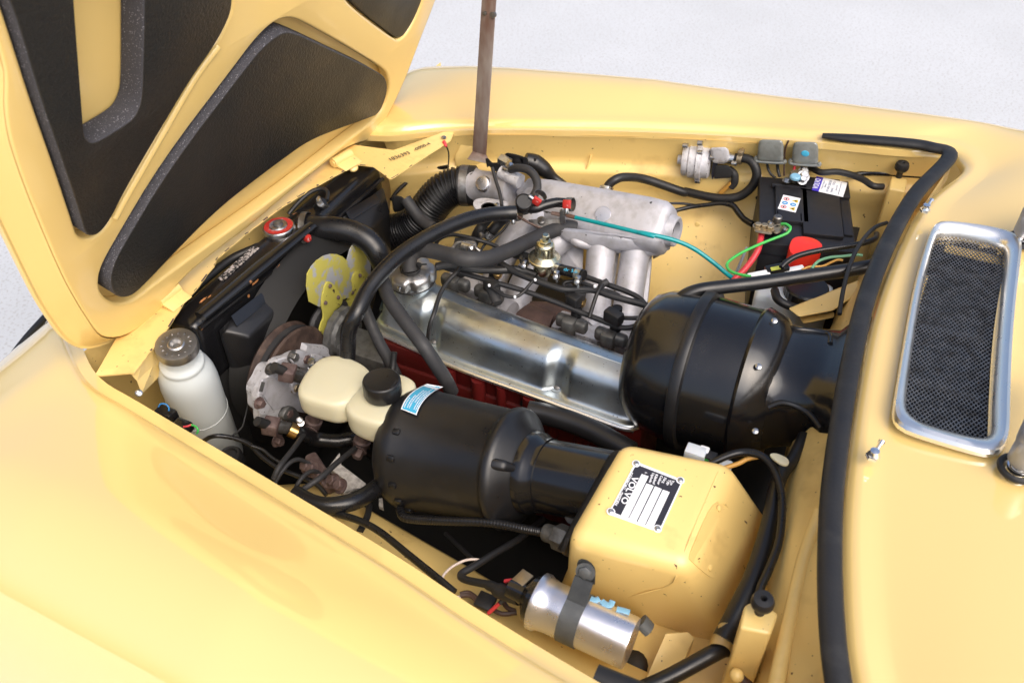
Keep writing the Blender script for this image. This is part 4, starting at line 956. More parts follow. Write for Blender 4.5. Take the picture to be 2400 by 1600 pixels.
obj('blade', box(NB(), A(7, 655, 850, z=.855), (.020, .026, .003), (Vector((.9, -.3, .2)).normalized(), Vector((.3, .95, 0)).normalized(), Vector((-.2, 0, .98)).normalized()), .0008), 'brass', k)
obj('wire', tube(NB(), [A(7, 540, 865, z=.84), A(7, 580, 860, z=.845), A(7, 625, 875, z=.85)], .0028, 10), 'red_cable', k)
obj('solder', box(NB(), A(7, 645, 890, z=.85), (.012, .01, .008), bev=.003), 'zinc', k)
k = thing('coil_wire', 'red and black sleeved wire rising to the silver coil terminal', 'wire', A(7, 430, 1080, z=.78))
obj('red_sleeve', tube(NB(), [A(7, 425, 1085, z=.80), A(7, 470, 1045, z=.81), A(7, 510, 1010, z=.82)], wid(7, 30, A(7, 470, 1045, z=.81)), 10), 'red_cable', k)
obj('black_sleeve', tube(NB(), [A(7, 505, 1015, z=.82), A(7, 560, 965, z=.83), A(7, 620, 935, z=.84), A(7, 670, 900, z=.845)], wid(7, 36, A(7, 470, 1045, z=.81)), 10), 'rubber_matte', k)
k = thing('wire_terminal', 'brown looped wires with small black terminal near the fender edge', 'terminal', A(7, 400, 1010, z=.78))
obj('terminal', box(NB(), A(7, 405, 1005, z=.80), (.026, .024, .008), bev=.002), 'rubber', k)
for pts in ([(230, 955), (290, 945), (350, 985), (420, 1035)], [(230, 965), (300, 965), (370, 1020), (440, 1050)], [(530, 1010), (560, 1050), (610, 1070)], [(440, 1050), (520, 1090), (620, 1080)]):
    obj('wire', tube(NB(), [A(7, x, y, z=.80) for x, y in pts], .0035, 8), 'brown_wire', k)

# ================================================================== ENGINE
en = thing('engine', 'four-cylinder engine with silver rocker cover, red block and cast aluminium intake', 'engine', (-.5, 1.05, .33))
bm = NB(); box(bm, (-.505, 1.0, .60), (.50, .17, .30), bev=.008); obj('engine_block', bm, 'red_paint', en)
bm = NB(); box(bm, (-.505, 1.0, .765), (.52, .155, .055), bev=.006); obj('cylinder_head', bm, 'red_paint', en)
for i, x in enumerate((-.60, -.545, -.50, -.445, -.40, -.345, -.30)):
    bm = NB(); tube(bm, [Vector((x, .914, .79)), Vector((x, .908, .68)), Vector((x, .905, .52))], .013 if i % 2 else .009, 10, 3); obj('head_rib', bm, 'red_paint', en)
for x, y in ((860, 975), (1275, 1130), (1720, 1290)):
    p = A(5, x, y, z=.76); bm = NB(); tube(bm, [p, p+Vector((0, .02, .012)), p+Vector((.0, .05, .0))], .011, 12); hexbolt(bm, p+Vector((0, -.004, -.004)), (0, -.8, .2), .008); obj('spark_plug_boot', bm, 'rubber', en)
# rocker cover
V0, V1 = A(5, 205, 560, z=.80), A(5, 2040, 1290, z=.80)
xa, xb = -.788, -.245
def yl(x): return float(np.interp(x, [-.79, -.585, -.28, -.25], [.940, .914, .905, .905]))
def yr(x): return float(np.interp(x, [-.79, -.68, -.43, -.25], [1.075, 1.072, 1.052, 1.035]))
XS = np.linspace(xa, xb, 150)
prof = [(0, -.004), (0, .0), (.002, .003), (.006, .004), (.010, .0035), (.014, .0045), (.0175, .009), (.021, .020), (.024, .034), (.027, .046), (.031, .055), (.037, .062), (.045, .067), (.056, .0705), (.068, .072)]
n1 = A(5, 1470, 1085, z=.804); n0 = A(5, 620, 770, z=.804)
rings = []
for x in XS:
    e0 = min(1, (x-xa)/.028); e1 = min(1, (xb-x)/.028); e = min(e0, e1)
    sh = .030*(1-math.sqrt(max(0, 1-(1-e)**2)))          # rounded corners in plan
    ye = min(1, min(x-xa, xb-x)/.055); hz = math.sqrt(max(0, 1-(1-ye)**2.6))
    l, r_ = yl(x)+sh, yr(x)-sh
    dome = .008*math.exp(-((x+.71)/.055)**2)
    row = []
    def pr(k, side):
        o, h = prof[k]
        if k >= 6: h = .0045+(h-.0045)*hz
        if k >= 4: o = o + (1-hz)*.02*min(1, (k-4)/4)
        dent = 0
        if side == 0 and k >= 4:
            for nx in (n0.x-.004, n1.x+.002):
                g = smooth01((.026-abs(x-nx))/.022)
                kk = smooth01((k-3.4)/1.2)*(1-smooth01((k-9.0)/4.5)); dent += g*kk*.011
                h = h - g*.006*smooth01((k-8)/2)*(1-smooth01((k-12)/2))
        z = .80+h + (dome*min(1, max(0, (k-8)/5)) if k > 8 else 0)
        return o+dent, z
    for k in range(len(prof)):
        o, z = pr(k, 0); row.append(Vector((x, l+o, z)))
    wt = r_-l
    for t in (.3, .5, .7):
        o0, z0 = pr(len(prof)-1, 0); row.append(Vector((x, l+o0+(wt-2*o0)*t, z0+.0012)))
    for k in reversed(range(len(prof))):
        o, z = pr(k, 1); row.append(Vector((x, r_-o, z)))
    rings.append(row)
bm = NB(); V = bridge(bm, rings, False)
bm.faces.new(V[0]); bm.faces.new(list(reversed(V[-1]))); fixn(bm)
rc_ = obj('rocker_cover', bm, 'zinc_cover', en, ang=45)
ss = rc_.modifiers.new("s", 'SUBSURF'); ss.levels = 1; ss.render_levels = 1
bm = NB(); tube(bm, [Vector((x, yl(x)-.001, .7985)) for x in np.linspace(xa+.03, xb-.03, 8)] + [Vector((xb-.008, .916, .7985)), Vector((xb+.001, .94, .7985)), Vector((xb+.001, 1.0, .7985))], .0042, 8); obj('cover_lip', bm, 'stainless', rc_)
bm = NB(); tube(bm, [Vector((x, yl(x)+.0035, .7945)) for x in np.linspace(xa+.01, xb-.01, 8)], .003, 6); obj('cover_gasket', bm, 'dark', rc_)
for p in (n1, n0):
    bm = NB(); lathe(bm, [(0, 0), (.014, 0), (.012, .003), (0, .0035)], p+Vector((0, .012, .000)), (0, -.15, 1), 24); obj('screw_seat', bm, 'zinc_cover', rc_)
    obj('cover_screw', screwhead(NB(), p+Vector((0, .012, .003)), (0, -.2, 1), .0075), 'steel_dull', rc_)
# oil filler cap
c = A(2, 487, 1335, z=.888); r0 = wid(2, 345, c)
obj('filler_neck', lathe(NB(), [(r0*1.05, -.035), (r0*.9, -.016), (r0*.86, -.006), (r0*.86, .006)], c, (0, 0, 1), 40, cap=False), 'zinc_cover', en)
obj('cap_gasket', lathe(NB(), [(r0*.7, -.003), (r0*.93, -.003), (r0*.95, -.001), (r0*.93, .001), (r0*.7, .001)], c, (0, 0, 1), 40), 'rubber', en)
def lob(t, h): return 1 - .15*max(0, math.cos(6*t))**2*(1 if h < .0225 else .5)
fcap = obj('oil_filler_cap', lathe(NB(), [(0, .001), (r0*.95, .001), (r0*1.0, .004), (r0*1.0, .014), (r0*.98, .019), (r0*.92, .0225), (r0*.80, .0255), (r0*.55, .0285), (0, .031)], c, (0, 0, 1), 96, rmod=lob), 'cap_steel', en, ang=50)
p = A(2, 398, 1400, z=.902); obj('cap_rivet', screwhead(NB(), p, (-.3, -.75, .4), .0045), 'zinc', fcap)

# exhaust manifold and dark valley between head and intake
bm = NB(); tube(bm, [Vector((-.74, 1.15, .70)), Vector((-.60, 1.16, .72)), Vector((-.50, 1.17, .735)), Vector((-.40, 1.16, .72)), Vector((-.27, 1.15, .70))], .035, 16); obj('exhaust_manifold', bm, 'exhaust', en)
bm = NB(); tube(bm, [A(10, 880, 610, z=.745), A(10, 1050, 700, z=.752), A(10, 1230, 760, z=.748)], .03, 16, flat=.7); obj('exhaust_manifold', bm, 'exhaust', en)
bm = NB(); box(bm, (-.47, 1.23, .655), (.50, .30, .03), bev=.01); obj('shade_plate', bm, 'dark', en)  # added dark plate, paints the shaded gap between the runners black

# ---- intake
pr0, pr1 = A(2, 1290, 800, Y=1.345), A(2, 2265, 1000, Y=1.318)
ax_ = (pr1-pr0).normalized(); Lp = (pr1-pr0).length
bm = NB(); rg = []
a_, u_, w_ = basis(ax_)
for t, r in ((-.02, .030), (0, .040), (.03, .047), (.15, .050), (.5, .052), (.85, .053), (.95, .051), (.985, .045), (1.0, .036), (1.0, .034)):
    o = pr0 + ax_*Lp*t; n_seg = 40
    sec = []
    for k in range(n_seg):
        q = 2*PI*k/n_seg; c_ = math.copysign(abs(math.cos(q))**.58, math.cos(q))*r*.80; s_ = math.copysign(abs(math.sin(q))**.58, math.sin(q))*r*.98
        ph = R(38)*(1 if w_.y < 0 else -1); sec.append(o + u_*(c_*math.cos(ph) - s_*math.sin(ph)) + w_*(c_*math.sin(ph) + s_*math.cos(ph)))
    rg.append(sec)
bridge(bm, rg, True, True, True); fixn(bm)
im = obj('intake_plenum', bm, 'aluminium', en, ang=50)
e = A(2, 2288, 1005, Y=1.318)
bm = NB(); lathe(bm, [(.019, -.02), (.019, .006), (.026, .008), (.029, .006), (.031, -.01), (.036, -.02)], e, ax_, 36, cap=False); obj('plenum_mouth', bm, 'aluminium', im)
bm = NB(); lathe(bm, [(0, -.006), (.0195, -.006)], e, ax_, 30); obj('mouth_shade', bm, 'dark', im)  # dark disc paints the shade inside the open mouth
# lower ledge of the plenum
bm = NB(); L0 = [A(2, 1640, 1075, z=.862), A(2, 1900, 1112, z=.862), A(2, 2235, 1115, z=.862), A(2, 2270, 1100, z=.87)]
tube(bm, [A(2, 1600, 1060, z=.878), A(2, 1660, 1090, z=.874), A(2, 1900, 1120, z=.862), A(2, 2130, 1140, z=.870), A(2, 2245, 1100, z=.872)], .010, 16); obj('plenum_rim', bm, 'aluminium', im)
bm = NB(); hull(bm, [A(2, 2140, 1190, z=.84), A(2, 2245, 1120, z=.85), A(2, 2235, 1150, z=.83), A(2, 2150, 1200, z=.82), A(2, 2180, 1100, z=.86)], .002); obj('plenum_boss', bm, 'cast_grey', im)
def runner(pts, w, nm='runner', par=None, n=22):
    P = [A(*p[:3], **p[3]) for p in pts]; r = [wid(pts[0][0], q, P[i]) for i, q in enumerate(w)]
    return obj(nm, tube(NB(), P, r, n, 8), 'aluminium', par or im)
runner([(2, 1840, 960, {'z': .875}), (2, 1800, 1090, {'z': .865}), (2, 1780, 1250, {'z': .835}), (2, 1765, 1420, {'z': .80}), (2, 1750, 1600, {'z': .765}), (5, 1700, 640, {'z': .755})], [215, 205, 195, 196, 202, 206])
runner([(2, 2080, 980, {'z': .875}), (2, 2035, 1110, {'z': .865}), (2, 2010, 1260, {'z': .835}), (2, 1985, 1430, {'z': .80}), (2, 1960, 1600, {'z': .765}), (5, 1930, 700, {'z': .755})], [215, 206, 200, 200, 206, 210])
bm = NB(); slab(bm, [A(2, 1885, 1150, z=.835), A(2, 1915, 1150, z=.835), A(5, 1850, 560, z=.75), A(5, 1800, 560, z=.75)], (0, .006, -.03), .001); obj('web', bm, 'aluminium', im)
bm = NB(); slab(bm, [A(2, 2120, 1160, z=.83), A(2, 2140, 1175, z=.83), A(2, 2110, 1480, z=.775), A(5, 2040, 640, z=.75), A(5, 1990, 640, z=.75), A(2, 2080, 1400, z=.79)], (0, .006, -.03), .001); obj('web', bm, 'aluminium', im)
runner([(2, 1380, 900, {'z': .87}), (2, 1290, 960, {'z': .86}), (2, 1190, 1060, {'z': .835}), (2, 1110, 1190, {'z': .80}), (2, 1060, 1330, {'z': .77}), (2, 1000, 1480, {'z': .755})], [200, 210, 200, 190, 180, 180])
runner([(2, 1560, 1010, {'z': .865}), (2, 1450, 1090, {'z': .85}), (2, 1340, 1230, {'z': .815}), (2, 1250, 1380, {'z': .785}), (2, 1190, 1520, {'z': .76}), (10, 830, 590, {'z': .755})], [220, 220, 200, 190, 180, 170])
bm = NB(); hull(bm, [A(2, 1510, 1090, z=.84), A(2, 1670, 1130, z=.84), A(2, 1660, 1300, z=.81), A(2, 1500, 1230, z=.81), A(2, 1510, 1090, z=.82), A(2, 1670, 1130, z=.82), A(2, 1660, 1300, z=.80), A(2, 1500, 1230, z=.80)], .002); obj('cast_plate', bm, 'aluminium', im)
for (m, x, y) in ((10, 250, 380), (10, 620, 520), (10, 1340, 830), (10, 1760, 950)):
    p = A(m, x, y, z=.772)
    bm = NB(); box(bm, p+Vector((.02, .03, -.012)), (.095, .055, .03), bev=.006); obj('port_flange', bm, 'aluminium_dirty', im)
bm = NB(); tube(bm, [A(10, 740, 590, z=.775), A(10, 840, 640, z=.775)], .022, 18, 2); obj('port_end', bm, 'aluminium', im)
obj('cast_pad', lathe(NB(), [(0, 0), (.0155, 0), (.0145, .002), (0, .0022)], A(2, 1803, 890, Y=1.295), (.0, -.80, .6), 24), 'bare_aluminium', im)
obj('cast_pad', lathe(NB(), [(0, 0), (.010, 0), (.010, .004), (.006, .005), (.006, .002), (0, .002)], A(2, 1380, 940, z=.90), (0, -.6, .8), 18), 'steel_dull', im)
bm = NB(); hull(bm, [A(2, 1440, 960, z=.905), A(2, 1900, 1040, z=.905), A(2, 2240, 1065, z=.905), A(2, 1540, 1080, z=.875), A(2, 1900, 1150, z=.872), A(2, 2215, 1155, z=.872), A(2, 1540, 1050, z=.85), A(2, 2215, 1110, z=.85)], .008, 3); obj('plenum_skirt', bm, 'aluminium', im)
bm = NB(); hull(bm, [A(2, x, y, z=z_) for x, y, z_ in ((1230, 920, .862), (1440, 1000, .862), (1340, 1215, .812), (1115, 1140, .812), (1260, 960, .83), (1400, 1010, .83), (1320, 1200, .79), (1130, 1140, .79))], .008, 3); obj('runner_web', bm, 'aluminium', im)
# bracket of the throttle cable
bm = NB(); slab(bm, [A(2, 1290, 925, z=.905), A(2, 1540, 915, z=.915), A(2, 1530, 945, z=.908), A(2, 1400, 985, z=.90), A(2, 1340, 980, z=.90)], (0, 0, -.003), .0005); br_ = obj('cable_bracket', bm, 'steel_dull', im)
obj('bracket_screw', screwhead(NB(), A(2, 1380, 940, z=.908), (0, -.3, 1), .007), 'steel_dull', br_)
bm = NB(); box(bm, A(2, 1528, 905, z=.922), (.012, .006, .028), bev=.001); obj('bracket_ear', bm, 'zinc', br_)

# ---- throttle body
T0, T1 = A(9, 1040, 490, Y=1.368), A(9, 1700, 560, Y=1.345); ta = (T1-T0).normalized()
tr = wid(9, 400, T0)
tb = obj('throttle_body', lathe(NB(), [(tr*.9, -.006), (tr*1.02, -.004), (tr*1.02, .006), (tr*.97, .009), (tr*.93, .016), (tr*.86, .03), (tr*.84, .075), (tr*.9, .085), (tr*.95, .10), (tr*.95, .12)], T0, ta, 48), 'aluminium', en)
p = A(9, 1180, 470, Y=1.33); obj('throttle_boss', lathe(NB(), [(.018, -.02), (.0165, .0), (.0145, .003), (.013, .0035), (0, .0035)], p, (-.05, -.70, .62), 28), 'bare_aluminium', tb)
q = A(9, 1260, 720, z=.885)
bm = NB(); slab(bm, chaikin([A(9, x, y, z=.885) for x, y in ((1060, 660), (1180, 620), (1370, 650), (1490, 680), (1400, 740), (1250, 790), (1110, 780))], 2), (0, 0, -.006), .001); obj('throttle_flange', bm, 'aluminium_dirty', tb)
obj('flange_bore', lathe(NB(), [(.0, .0), (.012, 0), (.014, .0008), (.015, .0)], A(9, 1245, 725, z=.8855), (0, 0, 1), 24), 'dark', tb)
obj('flange_screw', screwhead(NB(), A(9, 1340, 705, z=.8855), (0, 0, 1), .0055), 'zinc', tb)
bm = NB(); hull(bm, [A(9, x, y, Y=yy) for yy in (1.335, 1.37) for x, y in ((1540, 560), (1700, 400), (1760, 440), (1760, 620), (1620, 680))], .006); obj('throttle_shoulder', bm, 'aluminium', tb)
bm = NB(); tube(bm, [A(9, 1390, 340, Y=1.345), A(9, 1480, 390, Y=1.34), A(9, 1600, 450, Y=1.335)], .015, 16); obj('idle_air_stub', bm, 'aluminium_dirty', tb)
# throttle switch, black
sw = obj('throttle_switch', hull(NB(), [A(9, x, y, Y=yy) for yy in (1.37, 1.40) for x, y in ((1400, 170), (1450, 130), (1560, 150), (1640, 200), (1640, 280), (1440, 240))], .003), 'black_satin', tb)
bm = NB(); hull(bm, [A(9, x, y, Y=yy) for yy in (1.37, 1.395) for x, y in ((1560, 150), (1680, 190), (1690, 270), (1620, 290))], .003); obj('switch_body', bm, 'black_satin', sw)
bm = NB(); hull(bm, [A(9, x, y, Y=yy) for yy in (1.345, 1.365) for x, y in ((1230, 240), (1380, 240), (1480, 320), (1430, 420), (1260, 290))], .003); obj('switch_plug', bm, 'rubber', sw)
bm = NB(); hull(bm, [A(9, x, y, Y=yy) for yy in (1.35, 1.365) for x, y in ((1210, 195), (1240, 190), (1290, 245), (1230, 300))], .002); obj('plug_clip', bm, 'rubber', sw)
bm = NB(); tube(bm, [A(9, 1380, 200, Y=1.355), A(9, 1470, 250, Y=1.35)], .012, 6, 2); obj('steel_nut', bm, 'zinc', sw)
bm = NB(); tube(bm, [A(9, 1440, 330, Y=1.335), A(9, 1500, 260, Y=1.335)], .0055, 8, 2); box(bm, A(9, 1450, 320, Y=1.33), (.022, .006, .006), bev=.002); obj('wire_clip', bm, 'zinc', sw)

# ---- injectors with cast holders, fuel rail pieces
for x, y, gx, gy in ((285, 345, 0, 0), (615, 455, 690, 250), (1430, 745, 1510, 530), (1815, 880, 0, 0)):
    c = A(10, x, y, z=.815); hold = obj('injector_holder', box(NB(), c, (.062, .020, .026), (Vector((.98, -.05, .0)).normalized(), Vector((.05, .98, 0)).normalized(), Vector((0, 0, 1))), .007, 3), 'cast_grey', im)
    bm = NB(); box(bm, c+Vector((-.002, -.008, .002)), (.026, .026, .030), bev=.006); obj('holder_boss', bm, 'cast_grey', hold)
    for dx in (-.012, .010):
        p = c+Vector((dx-.004, -.012, -.034)); obj('holder_bolt', lathe(NB(), [(0, 0), (.008, 0), (.008, .012), (.006, .014), (.006, .022), (0, .022)], p, (0, 0, 1), 16), 'steel_dull', hold)
    b0 = c + Vector((.004, .010, .012)); up_ = A(10, x+60, y-260, z=.87)-b0; up_.normalize()
    inj = obj('injector', lathe(NB(), [(0, 0), (.0105, 0), (.0105, .012), (.0075, .014), (.0075, .018), (.011, .020), (.011, .034), (.009, .036), (.009, .050), (0, .050)], b0, up_, 20), 'black_satin', im)
    if gx: obj('gold_band', lathe(NB(), [(.0098, 0), (.0108, .001), (.0108, .011), (.0098, .012)], A(10, gx, gy+20, z=.853), (A(10, gx+15, gy-90, z=.88)-A(10, gx, gy, z=.853)), 20, cap=True), 'gold_brass', inj)
    if gx: obj('injector_neck', tube(NB(), [A(10, gx, gy+5, z=.855), A(10, gx+14, gy-90, z=.88)], .0088, 14, 2), 'rubber_matte', inj)

# ================================================================== HEATER BLOWER
bl = thing('heater_blower', 'large shiny black heater blower drum with a duct running into the bulkhead', 'blower', (-.15, 1.0, .70))
ba = Vector((.985, -.02, .06)).normalized(); bo_ = Vector((-.295, 1.012, .865)); R0 = .128
obj('drum', lathe(NB(), [(0, -.004), (R0*.45, -.002), (R0*.70, .006), (R0*.84, .020), (R0*.92, .042), (R0*.965, .075), (R0*.985, .098), (R0*.985, .112), (R0*.97, .112), (R0*.955, .17), (R0*.95, .188), (R0*.97, .190), (R0*.985, .194), (R0*.97, .200), (R0*.90, .225), (R0*.78, .238), (R0*.6, .24)], bo_, ba, 80), 'black_gloss', bl, ang=35)
obj('band', lathe(NB(), [(R0*.98, .094), (R0*1.035, .096), (R0*1.045, .100), (R0*1.045, .108), (R0*1.035, .112), (R0*.98, .114)], bo_, ba, 80), 'black_satin', bl, ang=35)
# duct: sections from the drum to the bulkhead
def sect(c, ax, w, h, n=32, e=.55):
    a_, u_, w_ = basis(ax); out = []
    for k in range(n):
        t = 2*PI*k/n; out.append(Vector(c) + w_*(math.copysign(abs(math.cos(t))**e, math.cos(t))*w/2) + u_*(math.copysign(abs(math.sin(t))**e, math.sin(t))*h/2))
    return out
dc0, dc1, dc2 = A(0, 1770, 880, z=.885), A(0, 1860, 880, z=.90), A(0, 1935, 885, z=.93)
bm = NB(); bridge(bm, [sect(bo_+ba*.212, ba, .226, .226, e=1.), sect(bo_+ba*.224, ba, .218, .212, e=.95), sect(bo_+ba*.236+Vector((0, .003, .006)), ba, .20, .18, e=.8), sect(bo_+ba*.25+Vector((0, .005, .012)), ba, .187, .155, e=.65), sect(bo_+ba*.275+Vector((0, .008, .018)), ba, .182, .14), sect(bo_+ba*.30+Vector((0, .008, .022)), ba, .19, .14), sect(bo_+ba*.315+Vector((0, .008, .026)), ba, .23, .16), sect(bo_+ba*.35+Vector((0, .008, .026)), ba, .27, .18)], True, False, True); fixn(bm)
obj('duct', bm, 'black_gloss', bl, ang=50)
DT = bvh([o for o in bl.children if o.name.startswith('duct')][0])
P = [hit(3, x, y, -.001, DT) for x, y in ((735, 1567), (742, 1470), (770, 1395), (840, 1362), (960, 1360), (1110, 1352), (1145, 1385), (1165, 1450))]
P = [p for p in P if p is not None]
if len(P) > 2: obj('moulded_ridge', tube(NB(), P, .0042, 10), 'black_gloss', bl)
P = [hit(0, x, y, -.001, DT) for x, y in ((1765, 935), (1800, 925), (1850, 945), (1885, 985))]; P = [p for p in P if p is not None]
if len(P) > 2: obj('moulded_ridge', tube(NB(), P, .005, 10), 'black_satin', bl)
for m, x, y in ((3, 823, 1312), (0, 1742, 842), (0, 1795, 957), (0, 1735, 990)):
    # put the screw on the drum surface or duct top
    dr = ray(m, x, y); best = None
    for k in range(300):
        p = CAMP + dr*(.9+k*.004); v = p-bo_; h = v.dot(ba)
        if 0 < h < .245 and (v-ba*h).length < R0*.97: best = p; break
    if best is None: best = A(m, x, y, z=.94)
    obj('screw', screwhead(NB(), best, (CAMP-best).normalized()*.3+Vector((0, -.3, 1)), .005), 'zinc', bl)

# ================================================================== BATTERY
zb = .925
def B(m, x, y, z=zb): return A(m, x, y, z=z)
b_tl, b_tr, b_bl, b_br = B(11, 1110, 500), B(11, 1985, 575), B(11, 835, 1150), B(11, 1770, 1250)
ex = ((b_tr-b_tl)+(b_br-b_bl)).normalized(); ex.z = 0; ex.normalize(); ey = Vector((-ex.y, ex.x, 0)); ez = Vector((0, 0, 1))
ctr = (b_tl+b_tr+b_bl+b_br)/4
W = ((b_tr-b_tl).dot(ex)*.5+(b_br-b_bl).dot(ex)*.5)*1.05; Lb_ = ((b_tl-b_bl).dot(ey)+(b_tr-b_br).dot(ey))/2
bt_ = thing('battery', 'black car battery with violet and white label and small hazard sticker', 'battery', ctr-ez*.19)
def bp(u, v, w=0): return ctr + ex*(u*W/2) + ey*(v*Lb_/2) + ez*w
obj('case', box(NB(), ctr-ez*.105, (W*.97, Lb_*.98, .17), (ex, ey, ez), .006), 'battery_black', bt_)
obj('lid', box(NB(), ctr-ez*.014, (W, Lb_, .026), (ex, ey, ez), .003), 'battery_black', bt_)
for c, sz in ((bp(-.30, .10, .003), (W*.36, Lb_*.52, .010)), (bp(.33, -.06, .003), (W*.42, Lb_*.66, .010)), (bp(.34, .76, .003), (W*.46, Lb_*.24, .010)), (bp(.86, -.1, .001), (W*.10, Lb_*.5, .006)), (bp(.88, .74, .002), (W*.12, Lb_*.25, .007))):
    obj('lid_panel', box(NB(), c, sz, (ex, ey, ez), .0025), 'battery_black', bt_)
obj('lid_ridge', box(NB(), bp(-.34, .66, .004), (W*.40, .008, .008), (ex, ey, ez), .002), 'battery_black', bt_)
for u, v in ((-.62, -.28), (-.12, -.30)): obj('lid_ridge', box(NB(), bp(u, v, .004), (.004, .03, .008), (ex, ey, ez), .001), 'battery_black', bt_)
for k in range(4): obj('case_rib', box(NB(), bp(-.45+k*.18, -.985, -.035), (.003, .006, .02), (ex, ey, ez), .001), 'battery_black', bt_)
def sticker(m, c4, z, mt, nm, par, th=.0006):
    P = [A(m, x, y, z=z) for x, y in c4]; return obj(nm, slab(NB(), P, (0, 0, -th)), mt, par, smooth=False)
zl = zb+.0095
lbl = sticker(14, ((1365, 180), (1932, 300), (1850, 562), (1275, 432)), zl, 'label_white', 'label', bt_)
lbl['label'] = 'violet and white data label'
vio = sticker(14, ((1365, 180), (1490, 206), (1400, 460), (1275, 432)), zl+.0006, 'label_violet', 'label_band', lbl)
def btxt(s, x0, y0, x1, y1, h, mt='ink_grey', z=zl+.0008, m=14, par=None):
    o, e = A(m, x0, y0, z=z), A(m, x1, y1, z=z); xd = (e-o).normalized(); yd = ez.cross(xd)
    return textpart(s, 'printed_word', mt, par or lbl, o, xd, yd, h, ext=.0001, fit=(e-o).length, bold=.01)
btxt('VOLVO', 1385, 415, 1445, 235, .0105, 'label_white', zl+.0013)
btxt('Tested & Sealed', 1465, 425, 1520, 270, .0032); btxt('Battery', 1525, 390, 1555, 320, .0032)
btxt('12V 60Ah 520A EN', 1575, 475, 1650, 262, .0050); btxt('1247235', 1650, 485, 1680, 400, .0040); btxt('E2/L2', 1690, 345, 1715, 280, .0040)
btxt('MADE IN EU', 1735, 445, 1758, 350, .0026); btxt('www.volvocars.com part no', 1770, 520, 1830, 300, .0024)
zs = zb+.0088
stk = sticker(14, ((752, 522), (1070, 588), (980, 846), (652, 772)), zs, 'label_white', 'hazard_sticker', bt_)
stk['label'] = 'small white hazard sticker with six round and triangular signs'
def disc(x, y, rx, mt, ring=False):
    c = A(14, x, y, z=zs+.0004); r = wid(14, 2*rx, c)
    pf = [(r*.72, 0), (r, 0), (r, .0003), (r*.72, .0003)] if ring else [(0, 0), (r, 0), (r, .0003), (0, .0003)]
    obj('round_sign', lathe(NB(), pf, c, ez, 24, cap=not ring), mt, stk, smooth=False)
disc(812, 600, 54, 'sign_red', True); disc(757, 742, 54, 'sign_red', True); disc(783, 670, 54, 'sign_blue'); disc(932, 702, 54, 'sign_blue')
for x, y in ((812, 600), (757, 742)): obj('pictogram', box(NB(), A(14, x, y, z=zs+.0007), (.003, .004, .0004), (ex, ey, ez), 0), 'ink', stk)
for x, y in ((783, 670), (932, 702)): obj('pictogram', box(NB(), A(14, x, y, z=zs+.001), (.005, .002, .0004), (ex, ey, ez), 0), 'label_white', stk)
for t in (((905, 625), (1025, 612), (1015, 672)), ((850, 765), (970, 750), (955, 815))):
    obj('warning_triangle', slab(NB(), [A(14, x, y, z=zs+.0005) for x, y in t], (0, 0, -.0004)), 'sign_yellow', stk, smooth=False)
    a0 = sum((A(14, x, y, z=zs+.001) for x, y in t), Vector())/3; obj('pictogram', box(NB(), a0, (.003, .003, .0004), (ex, ey, ez), 0), 'ink', stk)
# red terminal cover
bm = NB(); rc4 = [B(11, x, y, zb+.012) for x, y in ((1300, 1110), (1420, 1098), (1540, 1130), (1615, 1190), (1590, 1240), (1480, 1300), (1330, 1320), (1255, 1260), (1262, 1180))]
P = resample(chaikin(rc4, 2), 40); cc_ = sum(P, Vector())/40
bridge(bm, [[p+Vector((0, 0, -.034)) for p in P], [p+Vector((0, 0, -.004)) for p in P], [cc_.lerp(p, .96) for p in P], [cc_.lerp(p, .5)+Vector((0, 0, .003)) for p in P], [cc_.lerp(p, .02)+Vector((0, 0, .004)) for p in P]], True, True, True); fixn(bm)
rcv = obj('terminal_cover', bm, 'red_plastic', bt_, ang=45)
# the two clamps on the posts are things of their own
def terminal(label, items, base):
    t = thing('battery_clamp', label, 'clamp', base); return t
t1 = thing('battery_clamp', 'tarnished brass clamp gripping the red cable on the near battery post', 'clamp', B(11, 1040, 1100))
bm = NB(); hull(bm, [A(14, x, y, z=zz_) for zz_ in (zb+.004, zb+.020) for x, y in ((215, 1110), (300, 1090), (470, 1130), (560, 1180), (540, 1260), (330, 1230), (215, 1200))], .003); obj('clamp_jaw', bm, 'brass', t1)
bm = NB(); hull(bm, [A(14, x, y, z=zz_) for zz_ in (zb+.004, zb+.018) for x, y in ((520, 1130), (620, 1050), (730, 1080), (740, 1180), (650, 1250), (560, 1230))], .004); obj('post_ring', bm, 'brass', t1)
obj('battery_post', lathe(NB(), [(0, 0), (.0085, 0), (.008, .022), (.006, .024), (0, .024)], A(14, 615, 1110, z=zb+.002), ez, 20), 'steel_dull', t1)
for x, y in ((282, 1105), (505, 1150), (400, 1120)): obj('clamp_bolt', hexbolt(NB(), A(14, x, y, z=zb+.020), (0, 0, 1), .0065, .007), 'brass', t1)
for x, y in ((525, 1030), (790, 1130)): obj('clamp_bolt', tube(NB(), [A(14, x-15, y+30, z=zb+.022), A(14, x+15, y-10, z=zb+.026)], .006, 10, 2), 'zinc', t1)
t2 = thing('battery_clamp', 'grey-capped brass clamp on the far battery post under the relays', 'clamp', B(11, 1320, 530))
bm = NB(); hull(bm, [A(14, x, y, z=zz_) for zz_ in (zb+.004, zb+.014) for x, y in ((765, 220), (880, 180), (900, 300), (830, 310), (760, 280))], .003); obj('clamp_jaw', bm, 'brass', t2)
obj('post_ring', lathe(NB(), [(0, 0), (.0125, 0), (.0125, .016), (.0115, .018), (0, .018)], A(14, 965, 260, z=zb+.004), ez, 24), 'brass', t2)
